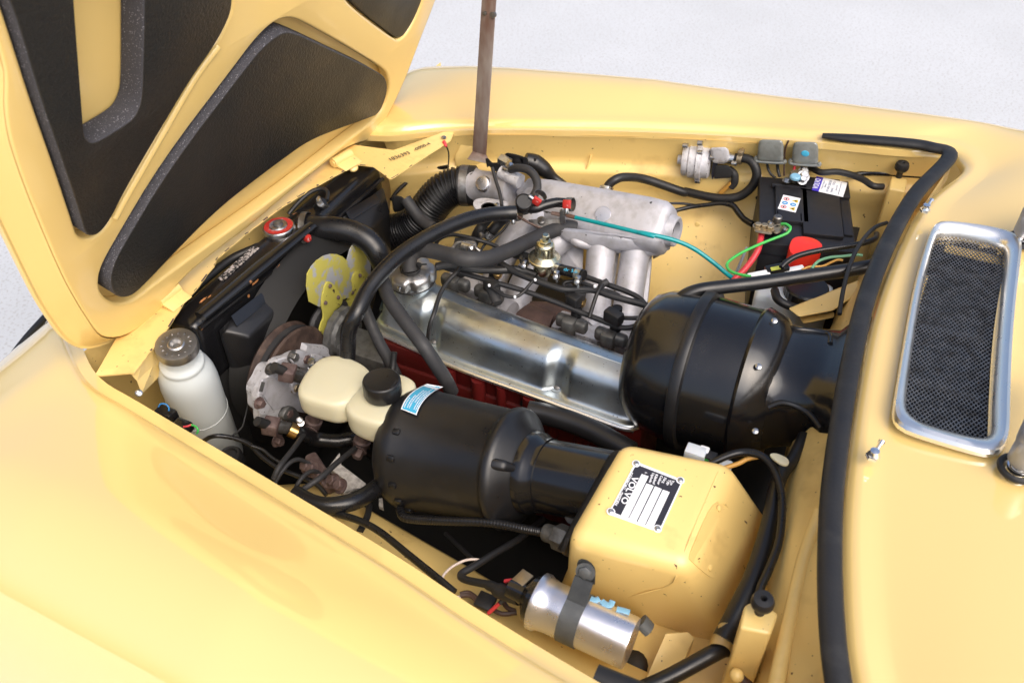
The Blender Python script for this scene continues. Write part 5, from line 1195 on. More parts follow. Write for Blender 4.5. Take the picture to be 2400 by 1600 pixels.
obj('battery_post', lathe(NB(), [(0, 0), (.0105, 0), (.0105, .004), (.0085, .006), (0, .006)], A(14, 968, 215, z=zb+.022), ez, 22), 'ink_pale', t2)
obj('clamp_bolt', hexbolt(NB(), A(14, 815, 265, z=zb+.016), (0, 0, 1), .006, .005), 'zinc', t2)
for x, y, r in ((1115, 190, .0085), (1120, 110, .0075), (1090, 260, .007)): obj('clamp_bolt', hexbolt(NB(), A(14, x, y, z=zb+.018), (.3, -.4, .8), r, .010), 'zinc', t2)
k = thing('battery_tray', 'black battery tray plate with a pale hold-down strap at its front', 'tray', bp(.9, 0, -.19))
obj('tray_plate', slab(NB(), [A(11, 1985, 680, z=.84), A(11, 2065, 695, z=.84), A(11, 1930, 1230, z=.84), A(11, 1830, 1215, z=.84)], (0, 0, -.004)), 'battery_black', k, smooth=False)
obj('hold_down', slab(NB(), [A(11, 820, 1210, z=.85), A(11, 842, 1220, z=.85), A(11, 735, 1480, z=.80), A(11, 695, 1500, z=.80)], (0, 0, -.003)), 'label_white', k, smooth=False)

# ---- auxiliary air valve on the far wing
av = thing('air_valve', 'cast grey metal air valve hanging from the far inner wing', 'valve', A(11, 320, 540, Y=1.585))
v0, v1 = A(11, 175, 325, Y=1.565), A(11, 470, 350, Y=1.575); va = (v1-v0).normalized(); Lv = (v1-v0).length; vr = wid(11, 345, v0)
obj('valve_body', lathe(NB(), [(0, -.010), (vr*.28, -.010), (vr*.28, 0), (vr*.86, 0), (vr*.92, .004), (vr*.92, Lv*.2), (vr*1.0, Lv*.24), (vr*1.02, Lv*.48), (vr*1.12, Lv*.5), (vr*1.12, Lv*.66), (vr*.98, Lv*.68), (vr*.96, Lv*.9), (vr*.8, Lv*.98), (0, Lv)], v0, va, 48), 'cast_grey', av).data.materials[0] = MAT['aluminium_dirty']
bm = NB(); hull(bm, [A(11, x, y, Y=yy) for yy in (1.545, 1.585) for x, y in ((450, 200), (620, 195), (650, 230), (650, 330), (600, 370), (480, 360))], .006); obj('motor_cover', bm, 'aluminium_dirty', av)
obj('hose_nipple', lathe(NB(), [(.011, 0), (.011, .012), (.008, .014), (.008, .024), (.009, .026), (0, .026)], A(11, 640, 305, Y=1.565), (1, 0, -.05), 18), 'zinc', av)
for x, y in ((200, 180), (205, 275), (200, 465), (350, 155), (350, 250), (325, 540), (480, 300), (700, 360)):
    bm = NB(); tube(bm, [A(11, x-22, y, Y=1.55), A(11, x+28, y+3, Y=1.55)], .0052, 10, 2); obj('valve_screw', bm, 'zinc', av)
bm = NB(); hull(bm, [A(11, x, y, Y=yy) for yy in (1.575, 1.582) for x, y in ((240, 62), (560, 78), (545, 190), (430, 180), (270, 130))], .002); obj('valve_bracket', bm, 'steel_dull', av)
bm = NB(); hull(bm, [A(11, x, y, Y=yy) for yy in (1.55, 1.575) for x, y in ((500, 380), (640, 380), (700, 440), (660, 510), (490, 520))], .004); obj('plug_boot', bm, 'rubber_matte', av)
obj('boot_tail', tube(NB(), [A(11, 640, 420, Y=1.565), A(11, 700, 470, Y=1.565), A(11, 705, 550, Y=1.565), A(11, 670, 600, Y=1.565)], .008, 12), 'rubber_matte', av)
obj('orange_sleeve', tube(NB(), [A(11, 675, 560, Y=1.563), A(11, 560, 665, Y=1.565)], .0048, 10, 2), 'orange', av)
bm = NB(); slab(bm, [A(11, 480, 350, Y=1.553), A(11, 535, 350, Y=1.553), A(11, 500, 480, Y=1.553), A(11, 475, 530, Y=1.553), A(11, 465, 470, Y=1.553)], (0, .004, 0)); obj('label_tape', bm, 'ink', av)

# ---- two relays
for k_, (px_, lab) in enumerate((((945, 118, 1205, 350), 'grey metal relay nearest the air valve on the far wing'), ((1300, 140, 1560, 375), 'grey metal relay with a blue paint mark on the far wing'))):
    x0_, y0_, x1_, y1_ = px_; yy = 1.572
    c = A(11, (x0_+x1_)/2, (y0_+y1_)/2, Y=yy)
    rl = thing('relay', lab, 'relay', c-ez*.05, 'relays on the far inner wing')
    h_ = [(x0_+25, y0_), (x1_-25, y0_+5), (x1_, y0_+40), (x1_-2, y1_-20), (x1_-30, y1_), (x0_+10, y1_-10), (x0_-12, y1_-40), (x0_+2, y0_+30)]
    bm = NB(); hull(bm, [A(11, x, y, Y=yy-.016) for x, y in h_] + [A(11, x, y, Y=yy+.012) for x, y in h_], .005, 3); obj('relay_can', bm, 'relay_grey', rl)
    bm = NB(); P = [A(11, x, y, Y=yy-.010) for x, y in ((x0_-14, y1_-55), (x0_-10, y1_-15), (x1_-10, y1_+3), (x1_+2, y1_-20))]; tube(bm, P, .004, 8); obj('relay_rim', bm, 'relay_grey', rl)
    if k_: obj('blue_mark', sphere(NB(), A(11, 1425, 262, Y=yy-.0165), .007, 1.1, .15, .9), 'label_blue', rl)
hose('relay_wire', 'black wire bending from the left relay behind the battery', [(11, 1038, 350, {'Y': 1.568}), (11, 1045, 410, {'Y': 1.568}), (11, 1075, 470, {'Y': 1.564}), (11, 1120, 510, {'Y': 1.56})], 26, cat='wire')
hose('relay_wire', 'second black wire from the left relay nearest the battery corner', [(11, 1142, 350, {'Y': 1.568}), (11, 1145, 420, {'Y': 1.568}), (11, 1165, 500, {'Y': 1.56})], 32, cat='wire')
hose('relay_wire', 'thin dark wire hanging between the two relays', [(11, 1255, 130, {'Y': 1.573}), (11, 1220, 220, {'Y': 1.572}), (11, 1212, 350, {'Y': 1.568}), (11, 1210, 490, {'Y': 1.56})], 18, 'brown_wire', cat='wire')
hose('relay_wire', 'red wire from the right relay down to the battery clamp', [(11, 1320, 370, {'Y': 1.568}), (11, 1312, 430, {'Y': 1.564}), (11, 1305, 480, {'Y': 1.558})], 28, 'red_cable', cat='wire')
hose('relay_wire', 'black wire from the middle of the right relay', [(11, 1390, 375, {'Y': 1.568}), (11, 1390, 420, {'Y': 1.564}), (11, 1385, 470, {'Y': 1.558})], 30, cat='wire')
hose('relay_wire', 'pale pink wire drooping left of the battery from the left relay', [(11, 945, 420, {'Y': 1.573}), (11, 990, 520, {'Y': 1.573}), (11, 1005, 600, {'Y': 1.572}), (11, 1010, 650, {'Y': 1.572})], 12, 'white_wire', cat='wire')
k = thing('wing_nut', 'black rubber wing nut left of the battery on the inner wing', 'nut', A(11, 990, 690, Y=1.56))
bm = NB(); sphere(bm, A(11, 990, 690, Y=1.575), .008, 1, .6, 1.2); obj('nut_body', bm, 'rubber', k)
for x, y in ((985, 640), (955, 718)): obj('wing', sphere(NB(), A(11, x, y, Y=1.575), .007, 1.1, .5, .8), 'rubber', k)

# ---- washer reservoir under the thick pipe
wr = thing('washer_reservoir', 'milky plastic washer reservoir with a black ribbed cap behind the blower', 'reservoir', A(3, 980, 1150, z=.60))
P = [A(3, x, y, z=.88) for x, y in ((745, 1000), (790, 965), (850, 975), (900, 1000), (1180, 1080), (1200, 1110), (1150, 1170), (1000, 1210), (900, 1200), (760, 1160), (690, 1150))]
P = resample(chaikin(P, 2), 48); c_ = sum(P, Vector())/48
bm = NB(); bridge(bm, [[c_.lerp(p, 1)+Vector((0, 0, -.20)) for p in P], [p+Vector((0, 0, -.014)) for p in P], [c_.lerp(p, .96)+Vector((0, 0, -.003)) for p in P], [c_.lerp(p, .85) for p in P], [c_.lerp(p, .02)+Vector((0, 0, .002)) for p in P]], True, True, True); fixn(bm)
obj('tank', bm, 'milky_plastic', wr, ang=60)
c = A(3, 1020, 1115, z=.892); obj('screw_cap', lathe(NB(), [(0, -.02), (.038, -.02), (.038, .004), (.035, .007), (0, .007)], c, ez, 64, rmod=lambda t, h: 1-.02*(math.cos(32*t) > 0)), 'black_satin', wr, ang=25)
top('washer_hose', tube(NB(), [A(3, 825, 1125, z=.90), A(3, 845, 1180, z=.90), A(3, 910, 1218, z=.895), A(3, 980, 1240, z=.885)], .0075, 12), 'rubber', 'black hose curling round the milky washer reservoir', 'hose')
# bulkhead bracket behind the blower
bm = NB(); hull(bm, [A(3, x, y, z=zz_) for zz_ in (.90, .88) for x, y in ((905, 1235), (1290, 1080), (1345, 1060), (1330, 1150), (1180, 1250), (975, 1290))], .004); obj('bulkhead_bracket', bm, 'bay_paint', car)
bm = NB(); hull(bm, [A(3, x, y, z=zz_) for zz_ in (.872, .85) for x, y in ((975, 1290), (1190, 1255), (1190, 1290), (1000, 1330))], .003); obj('bulkhead_bracket', bm, 'bay_paint', car)

# ---- rubber bump stops on yellow posts
def bumper(label, stop, px_, zt):
    P = [A(*q, z=zt) for q in px_]
    t = thing('bump_stop', label, 'bump stop', sum(P, Vector())/len(P)-ez*.20, 'bonnet bump stops along the bulkhead')
    bm = NB(); hull(bm, P+[p-ez*.20 for p in P], .004, 3); obj('post', bm, 'bay_paint', t, ang=50)
    c = A(*stop, z=zt+.016); r = wid(stop[0], 140 if stop[0] == 8 else 82, c)
    obj('rubber_stop', lathe(NB(), [(r*.25, .008), (r*.2, .014), (r*.32, .0165), (r*.85, .0155), (r, .010), (r, .004), (r*.8, 0), (r*.45, -.002), (r*.42, -.014), (r*.5, -.018), (0, -.018)], c, (0, -.05, 1), 40), 'rubber', t, ang=50)
bumper('rubber topped yellow post in front of the near seal', (8, 745, 1092), ((8, 640, 1090), (8, 715, 1050), (8, 850, 1140), (8, 800, 1270), (8, 610, 1230)), .955)
bumper('rubber topped yellow post beside the battery and far seal', (3, 1598, 388), ((3, 1540, 420), (3, 1640, 440), (3, 1625, 520), (3, 1525, 500)), .965)
bm = NB(); slab(bm, [A(8, 25, 1568, z=.78), A(8, 165, 1250, z=.80), A(8, 285, 1245, z=.80), A(8, 330, 1290, z=.79), A(8, 250, 1470, z=.78), A(8, 200, 1600, z=.77)], (0, 0, -.03), .006, 3); obj('floor_rib', bm, 'bay_paint', car)
bm = NB(); grid(bm, [[A(8, -100, 1300, z=.745), A(8, 100, 1190, z=.745), A(8, 480, 1120, z=.745), A(8, 700, 1150, z=.745)], [A(8, -250, 1500, z=.745), A(8, 100, 1400, z=.745), A(8, 480, 1350, z=.745), A(8, 750, 1350, z=.745)], [A(8, -300, 1700, z=.745), A(8, 100, 1700, z=.745), A(8, 480, 1700, z=.745), A(8, 850, 1700, z=.745)]]); obj('inner_shelf', fixn(bm), 'bay_paint', car)
bm = NB(); sphere(bm, A(7, 1420, 1450, z=.755), .02, 1, 1.2, .35); obj('grommet', bm, 'rubber', car)
k = thing('pipe_clip', 'yellow painted clip bent over the black loom near the bump stop', 'clip', A(8, 500, 1330, z=.80))
bm = NB(); rr = crom([A(8, 430, 1300, z=.85), A(8, 470, 1262, z=.868), A(8, 545, 1275, z=.87), A(8, 585, 1320, z=.86), A(8, 588, 1420, z=.82)], 6)
wv = (A(8, 430, 1330, z=.85)-A(8, 470, 1240, z=.86)).normalized()*.014
grid(bm, [[p-wv, p, p+wv] for p in rr]); bmesh.ops.solidify(bm, geom=list(bm.faces), thickness=.002); fixn(bm); obj('clip_strap', bm, 'bay_paint', k)
k = thing('brass_pin', 'small yellow tipped pin by the lower edge near the bump stop', 'pin', A(8, 620, 1540, z=.86))
obj('pin', tube(NB(), [A(8, 590, 1520, z=.87), A(8, 690, 1600, z=.86)], .006, 10, 2), 'brown_wire', k); obj('pin_tip', sphere(NB(), A(8, 592, 1520, z=.872), .0085), 'bay_paint', k)

# ================================================================== HOSES, CABLES, WIRES
def rib_tube():
    C = crom([A(9, 1010, 495, Y=1.368), A(9, 900, 500, Y=1.36), A(9, 760, 560, Y=1.345), A(9, 640, 680, Y=1.33), A(9, 540, 820, Y=1.32), A(9, 420, 930, Y=1.31), A(9, 300, 990, Y=1.30), A(9, 150, 1020, Y=1.29)], 44)
    r = wid(9, 430, C[0])
    L = [0]
    for a, b in zip(C, C[1:]): L.append(L[-1]+(b-a).length)
    rr = [r*(.94+.06*math.sin(2*PI*s/.0068)) for s in L]
    bm = NB(); tube(bm, C, rr, 36, smooth=False); return bm, C, r
bm, C, r = rib_tube()
ib = thing('intake_bellows', 'ribbed black rubber intake bellows clamped to the aluminium throttle body', 'bellows', A(9, 600, 800, z=.72))
obj('bellows', bm, 'rubber_gloss', ib, ang=70)
obj('cuff_band', lathe(NB(), [(r*.98, -.007), (r*1.05, -.007), (r*1.05, .010), (r*.98, .010)], C[14], C[0]-C[20], 48, cap=False), 'steel_dull', ib)
obj('cuff', lathe(NB(), [(r*.9, -.012), (r*1.02, -.012), (r*1.03, .022), (r*.95, .024)], C[10], C[0]-C[20], 48, cap=False), 'rubber', ib)

def H2(*pts): return list(pts)
hose('coolant_hose', 'long glossy black hose arching over the front of the engine to a red clamp', zz(2, [(1200, 878, .945), (1120, 882, .948), (1000, 893, .955), (850, 930, .963), (650, 1015, .968), (450, 1135, .968), (310, 1255, .965), (190, 1400, .955), (110, 1560, .94)]) + zz(5, [(55, 640, .915), (45, 760, .885), (40, 900, .85)]), 100, 'rubber_gloss', seg=20)
hose('breather_hose', 'thick matt black breather hose snaking from the oil cap to the intake', zz(2, [(472, 1275, .918), (466, 1215, .932), (490, 1160, .943), (560, 1132, .95), (700, 1158, .955), (850, 1195, .957), (1000, 1192, .945), (1150, 1140, .925), (1300, 1070, .905), (1450, 1005, .895), (1550, 975, .89), (1615, 985, .885)]), 108, 'rubber_matte', seg=20)
k = thing('cable_tie', 'black cable tie round the breather hose at the oil cap', 'tie', A(2, 500, 1275, z=.915))
p = A(2, 475, 1262, z=.921); obj('tie_band', lathe(NB(), [(.0175, -.002), (.0188, -.002), (.0188, .003), (.0175, .003)], p, (0, 0, 1), 24, cap=False), 'rubber', k)
obj('tie_head', box(NB(), A(2, 535, 1238, z=.93), (.008, .006, .008), bev=.001), 'rubber', k); obj('tie_tail', tube(NB(), [A(2, 535, 1236, z=.93), A(2, 588, 1232, z=.932)], .0018, 6, 2), 'rubber', k)
hose('heater_hose', 'matt black hose lying diagonally across the rocker cover', zz(2, [(255, 1290, .93), (290, 1360, .93)]) + zz(5, [(330, 440, .925), (400, 545, .915), (480, 650, .905), (570, 770, .89), (650, 890, .86), (720, 1000, .825), (760, 1080, .79)]), 96, 'rubber_matte', seg=20)
hose('heater_hose', 'matt black hose dropping between the arched hose and the red block', zz(5, [(140, 440, .90), (170, 530, .88), (215, 640, .86), (265, 750, .835), (320, 850, .81), (365, 940, .785), (400, 1020, .75)]), 82, 'rubber_matte', seg=18)
hose('rubber_pipe', 'thin printed black pipe rising beside the cream reservoir cap', zz(12, [(1685, 320, .83), (1675, 430, .815), (1660, 560, .80)]), 70, 'rubber')
hose('pickup_wire', 'black cable curving across the rocker cover beside the filler cap', zz(2, [(880, 1130, .93), (810, 1265, .925), (735, 1350, .918), (680, 1440, .912), (640, 1567, .905)]) + zz(5, [(612, 620, .89), (600, 700, .865), (604, 790, .828)]), 30, 'rubber', cat='cable')
P = [A(9, 1490, 315, Y=1.335), A(9, 1580, 300, Y=1.33), A(9, 1690, 325, Y=1.325), A(9, 1765, 410, Y=1.315), A(9, 1785, 510, Y=1.30), A(9, 1755, 590, Y=1.285), A(9, 1700, 660, Y=1.27)]
top('vacuum_hose', tube(NB(), P, wid(9, 92, P[0]), 18), 'rubber_matte', 'short matt hose looping over the throttle body to a red clamp', 'hose')
P = [A(9, 1640, 740, Y=1.235), A(9, 1760, 745, Y=1.235), A(9, 1880, 705, Y=1.25), A(9, 2000, 680, Y=1.265), A(9, 2110, 690, Y=1.275)]
top('vacuum_hose', tube(NB(), P, wid(9, 108, P[0]), 18), 'rubber_gloss', 'short stub hose between two red clamps on the intake', 'hose')
vv = thing('check_valve', 'round black ribbed one-way valve between the red hose clamps', 'valve', A(9, 1640, 820, Y=1.225))
p = A(9, 1635, 680, Y=1.225); q = A(9, 1640, 790, Y=1.228); r = wid(9, 190, p)
obj('valve_disc', lathe(NB(), [(0, .006), (r*.8, .006), (r*.84, .008), (r*.95, .007), (r, .003), (r, -.004), (r*.88, -.006), (r*.88, -.012), (r*.95, -.013), (r*.95, -.02), (r*.86, -.022), (r*.86, -.03), (r*.6, -.034), (0, -.034)], p, (p-q).normalized()*.6+(CAMP-p).normalized()*.8, 40), 'black_satin', vv)
def red_clamp(label, m, x, y, ax, r, zY, rot=0):
    c = A(m, x, y, **zY); t = thing('hose_clamp', label, 'clamp', c-ez*.02, 'red tipped hose clamps on the intake')
    a_, u_, w_ = basis(ax); tocam = (CAMP-c).normalized(); n = (tocam-a_*tocam.dot(a_)).normalized(); wv = a_.cross(n)
    o = c-n*r
    obj('band', lathe(NB(), [(r*1.0, -.006), (r*1.06, -.006), (r*1.06, .006), (r*1.0, .006)], o, a_, 32, cap=False), 'steel_dull', t)
    obj('red_housing', box(NB(), c+n*.002, (.016, .017, .008), (a_, wv, n), .0025), 'red_clamp', t)
    obj('screw_head', lathe(NB(), [(0, 0), (.0042, 0), (.0042, .008), (.003, .010), (0, .010)], c+wv*.008+n*.002, wv, 12), 'zinc', t)
red_clamp('red clamp at the end of the long arched hose', 9, 1515, 815, A(9, 1600, 800, Y=1.21)-A(9, 1400, 830, Y=1.21), .0125, {'Y': 1.20})
red_clamp('tilted red clamp on the looping hose above the black valve', 9, 1780, 660, A(9, 1720, 680, Y=1.24)-A(9, 1800, 560, Y=1.24), .0125, {'Y': 1.235})
red_clamp('red clamp farthest right, on the stub hose at the plenum', 9, 2115, 700, A(9, 2200, 700, Y=1.26)-A(9, 2000, 690, Y=1.26), .0125, {'Y': 1.25})
k = thing('throttle_cable', 'bright teal throttle cable with a brown ferrule crossing to the battery', 'cable', A(2, 1900, 1000, z=.90))
P = [A(2, 1610, 910, z=.925), A(2, 1900, 978, z=.945), A(2, 2150, 1040, z=.955), A(3, 0, 770, z=.955), A(3, 200, 815, z=.945), A(3, 330, 870, z=.93), A(3, 450, 955, z=.91), A(3, 540, 1030, z=.89), A(3, 605, 1075, z=.87)]
obj('teal_sheath', tube(NB(), P, wid(2, 29, P[0]), 14), 'teal', k)
obj('ferrule', tube(NB(), [A(2, 1450, 880, z=.923), A(2, 1520, 893, z=.924), A(2, 1530, 890, z=.924), A(2, 1612, 911, z=.925)], [.0038, .0042, .0036, .0042], 12), 'rust', k)
obj('inner_wire', tube(NB(), [A(2, 1400, 868, z=.918), A(2, 1455, 881, z=.923)], .0012, 6, 2), 'steel_dull', k)
hose('linkage_rod', 'dark throttle linkage rod running down under the cable bracket', zz(2, [(1215, 900, .925), (1290, 945, .917), (1390, 990, .905)]), 18, 'brown_wire', cat='rod')
P = [A(9, 1290, 300, Y=1.335), A(9, 1325, 430, Y=1.315), A(9, 1370, 580, Y=1.29), A(9, 1395, 720, Y=1.26)]
top('vacuum_tube', tube(NB(), P, wid(9, 40, P[0]), 12), 'rubber_matte', 'thin dark tube hanging across the throttle body', 'tube')
P = [A(2, 1825, 745, Y=1.42), A(2, 1840, 690, Y=1.43), A(2, 1890, 650, Y=1.44), A(2, 1960, 633, Y=1.46), A(2, 2100, 650, Y=1.50), A(2, 2352, 735, Y=1.535), A(11, 200, 650, Y=1.545), A(11, 420, 700, Y=1.54), A(11, 600, 720, Y=1.54), A(11, 760, 695, Y=1.545), A(11, 880, 600, Y=1.55), A(11, 930, 480, Y=1.555), A(11, 900, 370, Y=1.56), A(11, 830, 315, Y=1.565), A(11, 710, 305, Y=1.565)]
top('air_valve_hose', tube(NB(), P, wid(2, 60, P[5]), 18), 'rubber', 'long black hose looping along the far wing to the grey air valve', 'hose')
for lab, c, d, mt in (('silver clamp on the long hose at the intake plenum', A(2, 1832, 715, Y=1.425), A(2, 1840, 690, Y=1.43)-A(2, 1825, 745, Y=1.42), 'zinc'), ('pale worm clamp on the hose at the grey air valve', A(11, 760, 308, Y=1.563), Vector((1, 0, .0)), 'brass')):
    k = thing('hose_clamp', lab, 'clamp', c-ez*.02); bm = NB(); clamp(bm, c, d, .0118, .010); obj('band', bm, mt, k)
P = [A(2, 2060, 812, Y=1.43), A(11, 0, 770, Y=1.50), A(11, 180, 772, Y=1.52), A(11, 330, 795, Y=1.525)]
top('wing_cable', tube(NB(), P, wid(11, 28, P[1]), 12), 'rubber_gloss', 'thin black cable along the far wing just below the looping hose', 'cable')
P = [A(2, 2260, 880, Y=1.44), A(11, 60, 855, Y=1.49), A(11, 240, 810, Y=1.515), A(11, 420, 785, Y=1.525), A(11, 560, 770, Y=1.53), A(11, 680, 790, Y=1.53), A(11, 740, 860, Y=1.52), A(11, 800, 930, Y=1.51), A(11, 890, 985, Y=1.50)]
top('wing_loom', tube(NB(), P, [wid(11, 44, P[1])]*5+[wid(11, 62, P[1])]*4, 14), 'rubber_gloss', 'taped black loom bending down towards the battery from the far wing', 'cable')
k = thing('green_wire', 'bright green earth wire curling off the near battery post', 'wire', A(11, 700, 1350, z=0.884))
obj('wire', tube(NB(), [A(14, 720, 1058, z=0.944), A(14, 800, 1062, z=0.948), A(14, 880, 1120, z=0.949), A(14, 850, 1200, z=0.946), A(14, 740, 1265, z=0.942), A(11, 1000, 1170, z=0.936), A(11, 800, 1260, z=0.934), A(11, 670, 1340, z=0.934), A(11, 625, 1400, z=0.934), A(11, 660, 1460, z=0.936), A(11, 760, 1495, z=0.939), A(11, 870, 1515, z=0.942)], wid(11, 30, A(11, 800, 1260, z=0.934)), 12), 'green', k)
obj('ring_lug', box(NB(), A(14, 670, 1090, z=0.942), (.020, .008, .002), (Vector((.8, .6, 0)), Vector((-.6, .8, 0)), ez), 0), 'brass', k)
P = [A(11, 978, 1080, z=0.932), A(11, 965, 1160, z=0.928), A(11, 940, 1250, z=0.920), A(11, 880, 1350, z=0.909), A(11, 800, 1450, z=0.899), A(11, 720, 1530, z=0.889), A(11, 650, 1610, z=0.879)]
top('battery_cable', tube(NB(), P, wid(11, 64, P[2]), 16), 'red_cable', 'thick red battery cable dropping from the near brass clamp', 'cable')
hose('black_pipe', 'thick straight black pipe crossing above the blower from the bulkhead', zz(3, [(195, 1300, .93), (215, 1230, .955), (265, 1165, .975), (360, 1125, .985), (500, 1105, .988), (700, 1082, .992), (1000, 1040, .995), (1250, 1005, .998), (1420, 975, 1.0)]), 84, 'black_satin', cat='pipe', seg=22)
hose('bulkhead_wire', 'thin black wire arching down in front of the rubber seal', zz(3, [(1222, 1270, .99), (1238, 1160, 1.0), (1265, 1040, 1.008), (1310, 910, 1.012), (1370, 810, 1.012), (1440, 740, 1.008), (1510, 712, 1.0)]), 28, 'rubber', cat='wire')
hose('starter_cable', 'black cable running from the white connector over the red battery cover', zz(3, [(865, 985, .955), (900, 950, .96), (970, 912, .965), (1100, 880, .968), (1300, 850, .97), (1430, 815, .97), (1450, 780, .965)]), 36, 'rubber_gloss', cat='cable')
P = [A(11, 1480, 405, z=.94), A(11, 1530, 430, z=.945), A(11, 1600, 455, z=.95), A(11, 1750, 448, z=.955), A(11, 1900, 480, z=.955), A(11, 2020, 530, z=.955), A(11, 2120, 592, z=.955), A(11, 2215, 600, z=.95)]
top('bulkhead_cable', tube(NB(), P, wid(11, 66, P[3]), 16), 'rubber', 'black earth cable waving behind the battery to the yellow post', 'cable')
P = [A(11, 1900, 480, z=.945), A(11, 2050, 462, z=.95), A(11, 2200, 462, z=.955), A(11, 2360, 475, z=.955), A(3, 1780, 430, z=.955)]
top('bulkhead_cable', tube(NB(), P, wid(11, 52, P[1]), 14), 'rubber_gloss', 'straight black cable entering the dark far corner', 'cable')
P = [A(11, 1840, 440, z=.925), A(11, 1980, 400, z=.94), A(11, 2150, 360, z=.95), A(11, 2352, 360, z=.95), A(3, 1700, 350, z=.95), A(3, 1860, 360, z=.95)]
top('bulkhead_cable', tube(NB(), P, [.007, .009, .012, .012, .012, .012], 14), 'rubber', 'wide taped black loom in the dark far corner under the seal', 'cable')
k = thing('wire_connector', 'black and white wire connector with a yellow tag over the milky reservoir', 'connector', A(3, 830, 1010, z=.90))
bx_ = [A(11, 1040, 1440, z=.93), A(11, 1215, 1405, z=.935)]; dx_ = (bx_[1]-bx_[0]).normalized(); dy_ = ez.cross(dx_)
obj('black_block', box(NB(), A(11, 1130, 1465, z=.925), (.040, .020, .022), (dx_, dy_, ez), .003), 'black_satin', k)
obj('white_block', box(NB(), A(11, 945, 1515, z=.922), (.038, .014, .014), (dx_, dy_, ez), .002), 'label_white', k)
obj('white_block', box(NB(), A(11, 1300, 1460, z=.928), (.036, .013, .012), (dx_, dy_, ez), .002), 'label_white', k)
obj('yellow_tag', box(NB(), A(11, 1135, 1430, z=.9375), (.020, .009, .001), (dx_, dy_, ez), 0), 'label_yellow_tag', k)
for pts in ([(1180, 1410), (1200, 1385), (1260, 1350)], [(1195, 1415), (1220, 1390), (1270, 1360)]): obj('grey_wire', tube(NB(), [A(11, x, y, z=.943) for x, y in pts], .0015, 6), 'relay_grey', k)
P = [A(11, 1490, 1435, z=.945), A(11, 1560, 1360, z=.95), A(11, 1680, 1320, z=.953), A(11, 1800, 1310, z=.955), A(11, 1940, 1295, z=.957), A(11, 2010, 1300, z=.957)]
top('pale_wire', tube(NB(), P, wid(11, 30, P[1]), 12), 'green_pale', 'pale green wire running from the connector below the battery', 'wire')
P = [A(11, 1390, 1450, z=.94), A(11, 1470, 1415, z=.945), A(11, 1600, 1410, z=.946), A(11, 1690, 1370, z=.948), A(11, 1760, 1345, z=.95), A(11, 1810, 1352, z=.95)]
top('orange_wire', tube(NB(), P, wid(11, 25, P[1]), 12), 'orange', 'pale orange wire beside the pale green wire', 'wire')

# ---- fuel pressure regulator and rail
rg_ = thing('pressure_regulator', 'gold zinc-plated fuel pressure regulator dome with a bolt on top', 'regulator', A(10, 1150, 250, Y=1.185))
c0, c1 = A(2, 1395, 1255, Y=1.135), A(2, 1408, 1040, Y=1.135); ra_ = (c1-c0).normalized(); Lr = (c1-c0).length; rr_ = wid(2, 222, c0)
obj('body', lathe(NB(), [(0, -.012), (rr_*.5, -.012), (rr_*.64, -.004), (rr_*.66, Lr*.22), (rr_*.9, Lr*.24), (rr_*1.0, Lr*.27), (rr_*1.0, Lr*.335), (rr_*.92, Lr*.35), (rr_*.90, Lr*.37), (rr_*.70, Lr*.42), (rr_*.61, Lr*.48), (rr_*.59, Lr*.70), (rr_*.55, Lr*.76), (rr_*.46, Lr*.80), (0, Lr*.81)], c0, ra_, 56), 'zinc_yellow', rg_, ang=50)
obj('lock_nut', lathe(NB(), [(0, 0), (rr_*.37, 0), (rr_*.37, Lr*.07), (rr_*.33, Lr*.08), (0, Lr*.08)], c0+ra_*Lr*.80, ra_, 6), 'zinc_yellow', rg_)
obj('adjust_bolt', lathe(NB(), [(0, 0), (rr_*.19, 0), (rr_*.19, Lr*.06), (rr_*.24, Lr*.06), (rr_*.24, Lr*.165), (rr_*.2, Lr*.18), (0, Lr*.18)], c0+ra_*Lr*.87, ra_, 6), 'zinc_yellow', rg_)
obj('side_pipe', tube(NB(), [A(2, 1330, 1200, Y=1.135), A(2, 1265, 1180, Y=1.14), A(2, 1200, 1165, Y=1.15)], .0085, 12), 'rubber', rg_)
obj('side_pipe', tube(NB(), [A(2, 1450, 1240, Y=1.13), A(2, 1490, 1255, Y=1.125)], .008, 12, 2), 'steel_dull', rg_)
obj('foot', box(NB(), A(2, 1380, 1330, Y=1.13), (.022, .012, .02), bev=.003), 'steel_dull', rg_)
P = [A(10, 1290, 210, Y=1.125), A(10, 1420, 240, Y=1.12), A(10, 1550, 275, Y=1.115)]
fh = top('fuel_hose', tube(NB(), P, wid(10, 108, P[0]), 18), 'rubber_gloss', 'short fuel hose with blue printing between two silver clamps', 'hose')
for s, x0_, y0_, x1_, y1_ in (('5.0', 1418, 240, 1478, 255), ('dr', 1345, 225, 1400, 238)):
    o, e = A(10, x0_, y0_, Y=1.110), A(10, x1_, y1_, Y=1.108); o = o+(CAMP-o)*.0045; e = e+(CAMP-e)*.0045
    xd = (e-o).normalized(); nn = (CAMP-o).normalized(); yd = nn.cross(xd).normalized()
    tx = text(s, o, xd, yd, .0055, fit=(e-o).length); bmesh.ops.translate(tx, verts=tx.verts, vec=-Vector(fh.location)); me = bpy.data.meshes.new('printed_word'); tx.to_mesh(me); tx.free(); me.materials.append(MAT['label_blue']); q = bpy.data.objects.new('printed_word', me); COL.objects.link(q); q.parent = fh
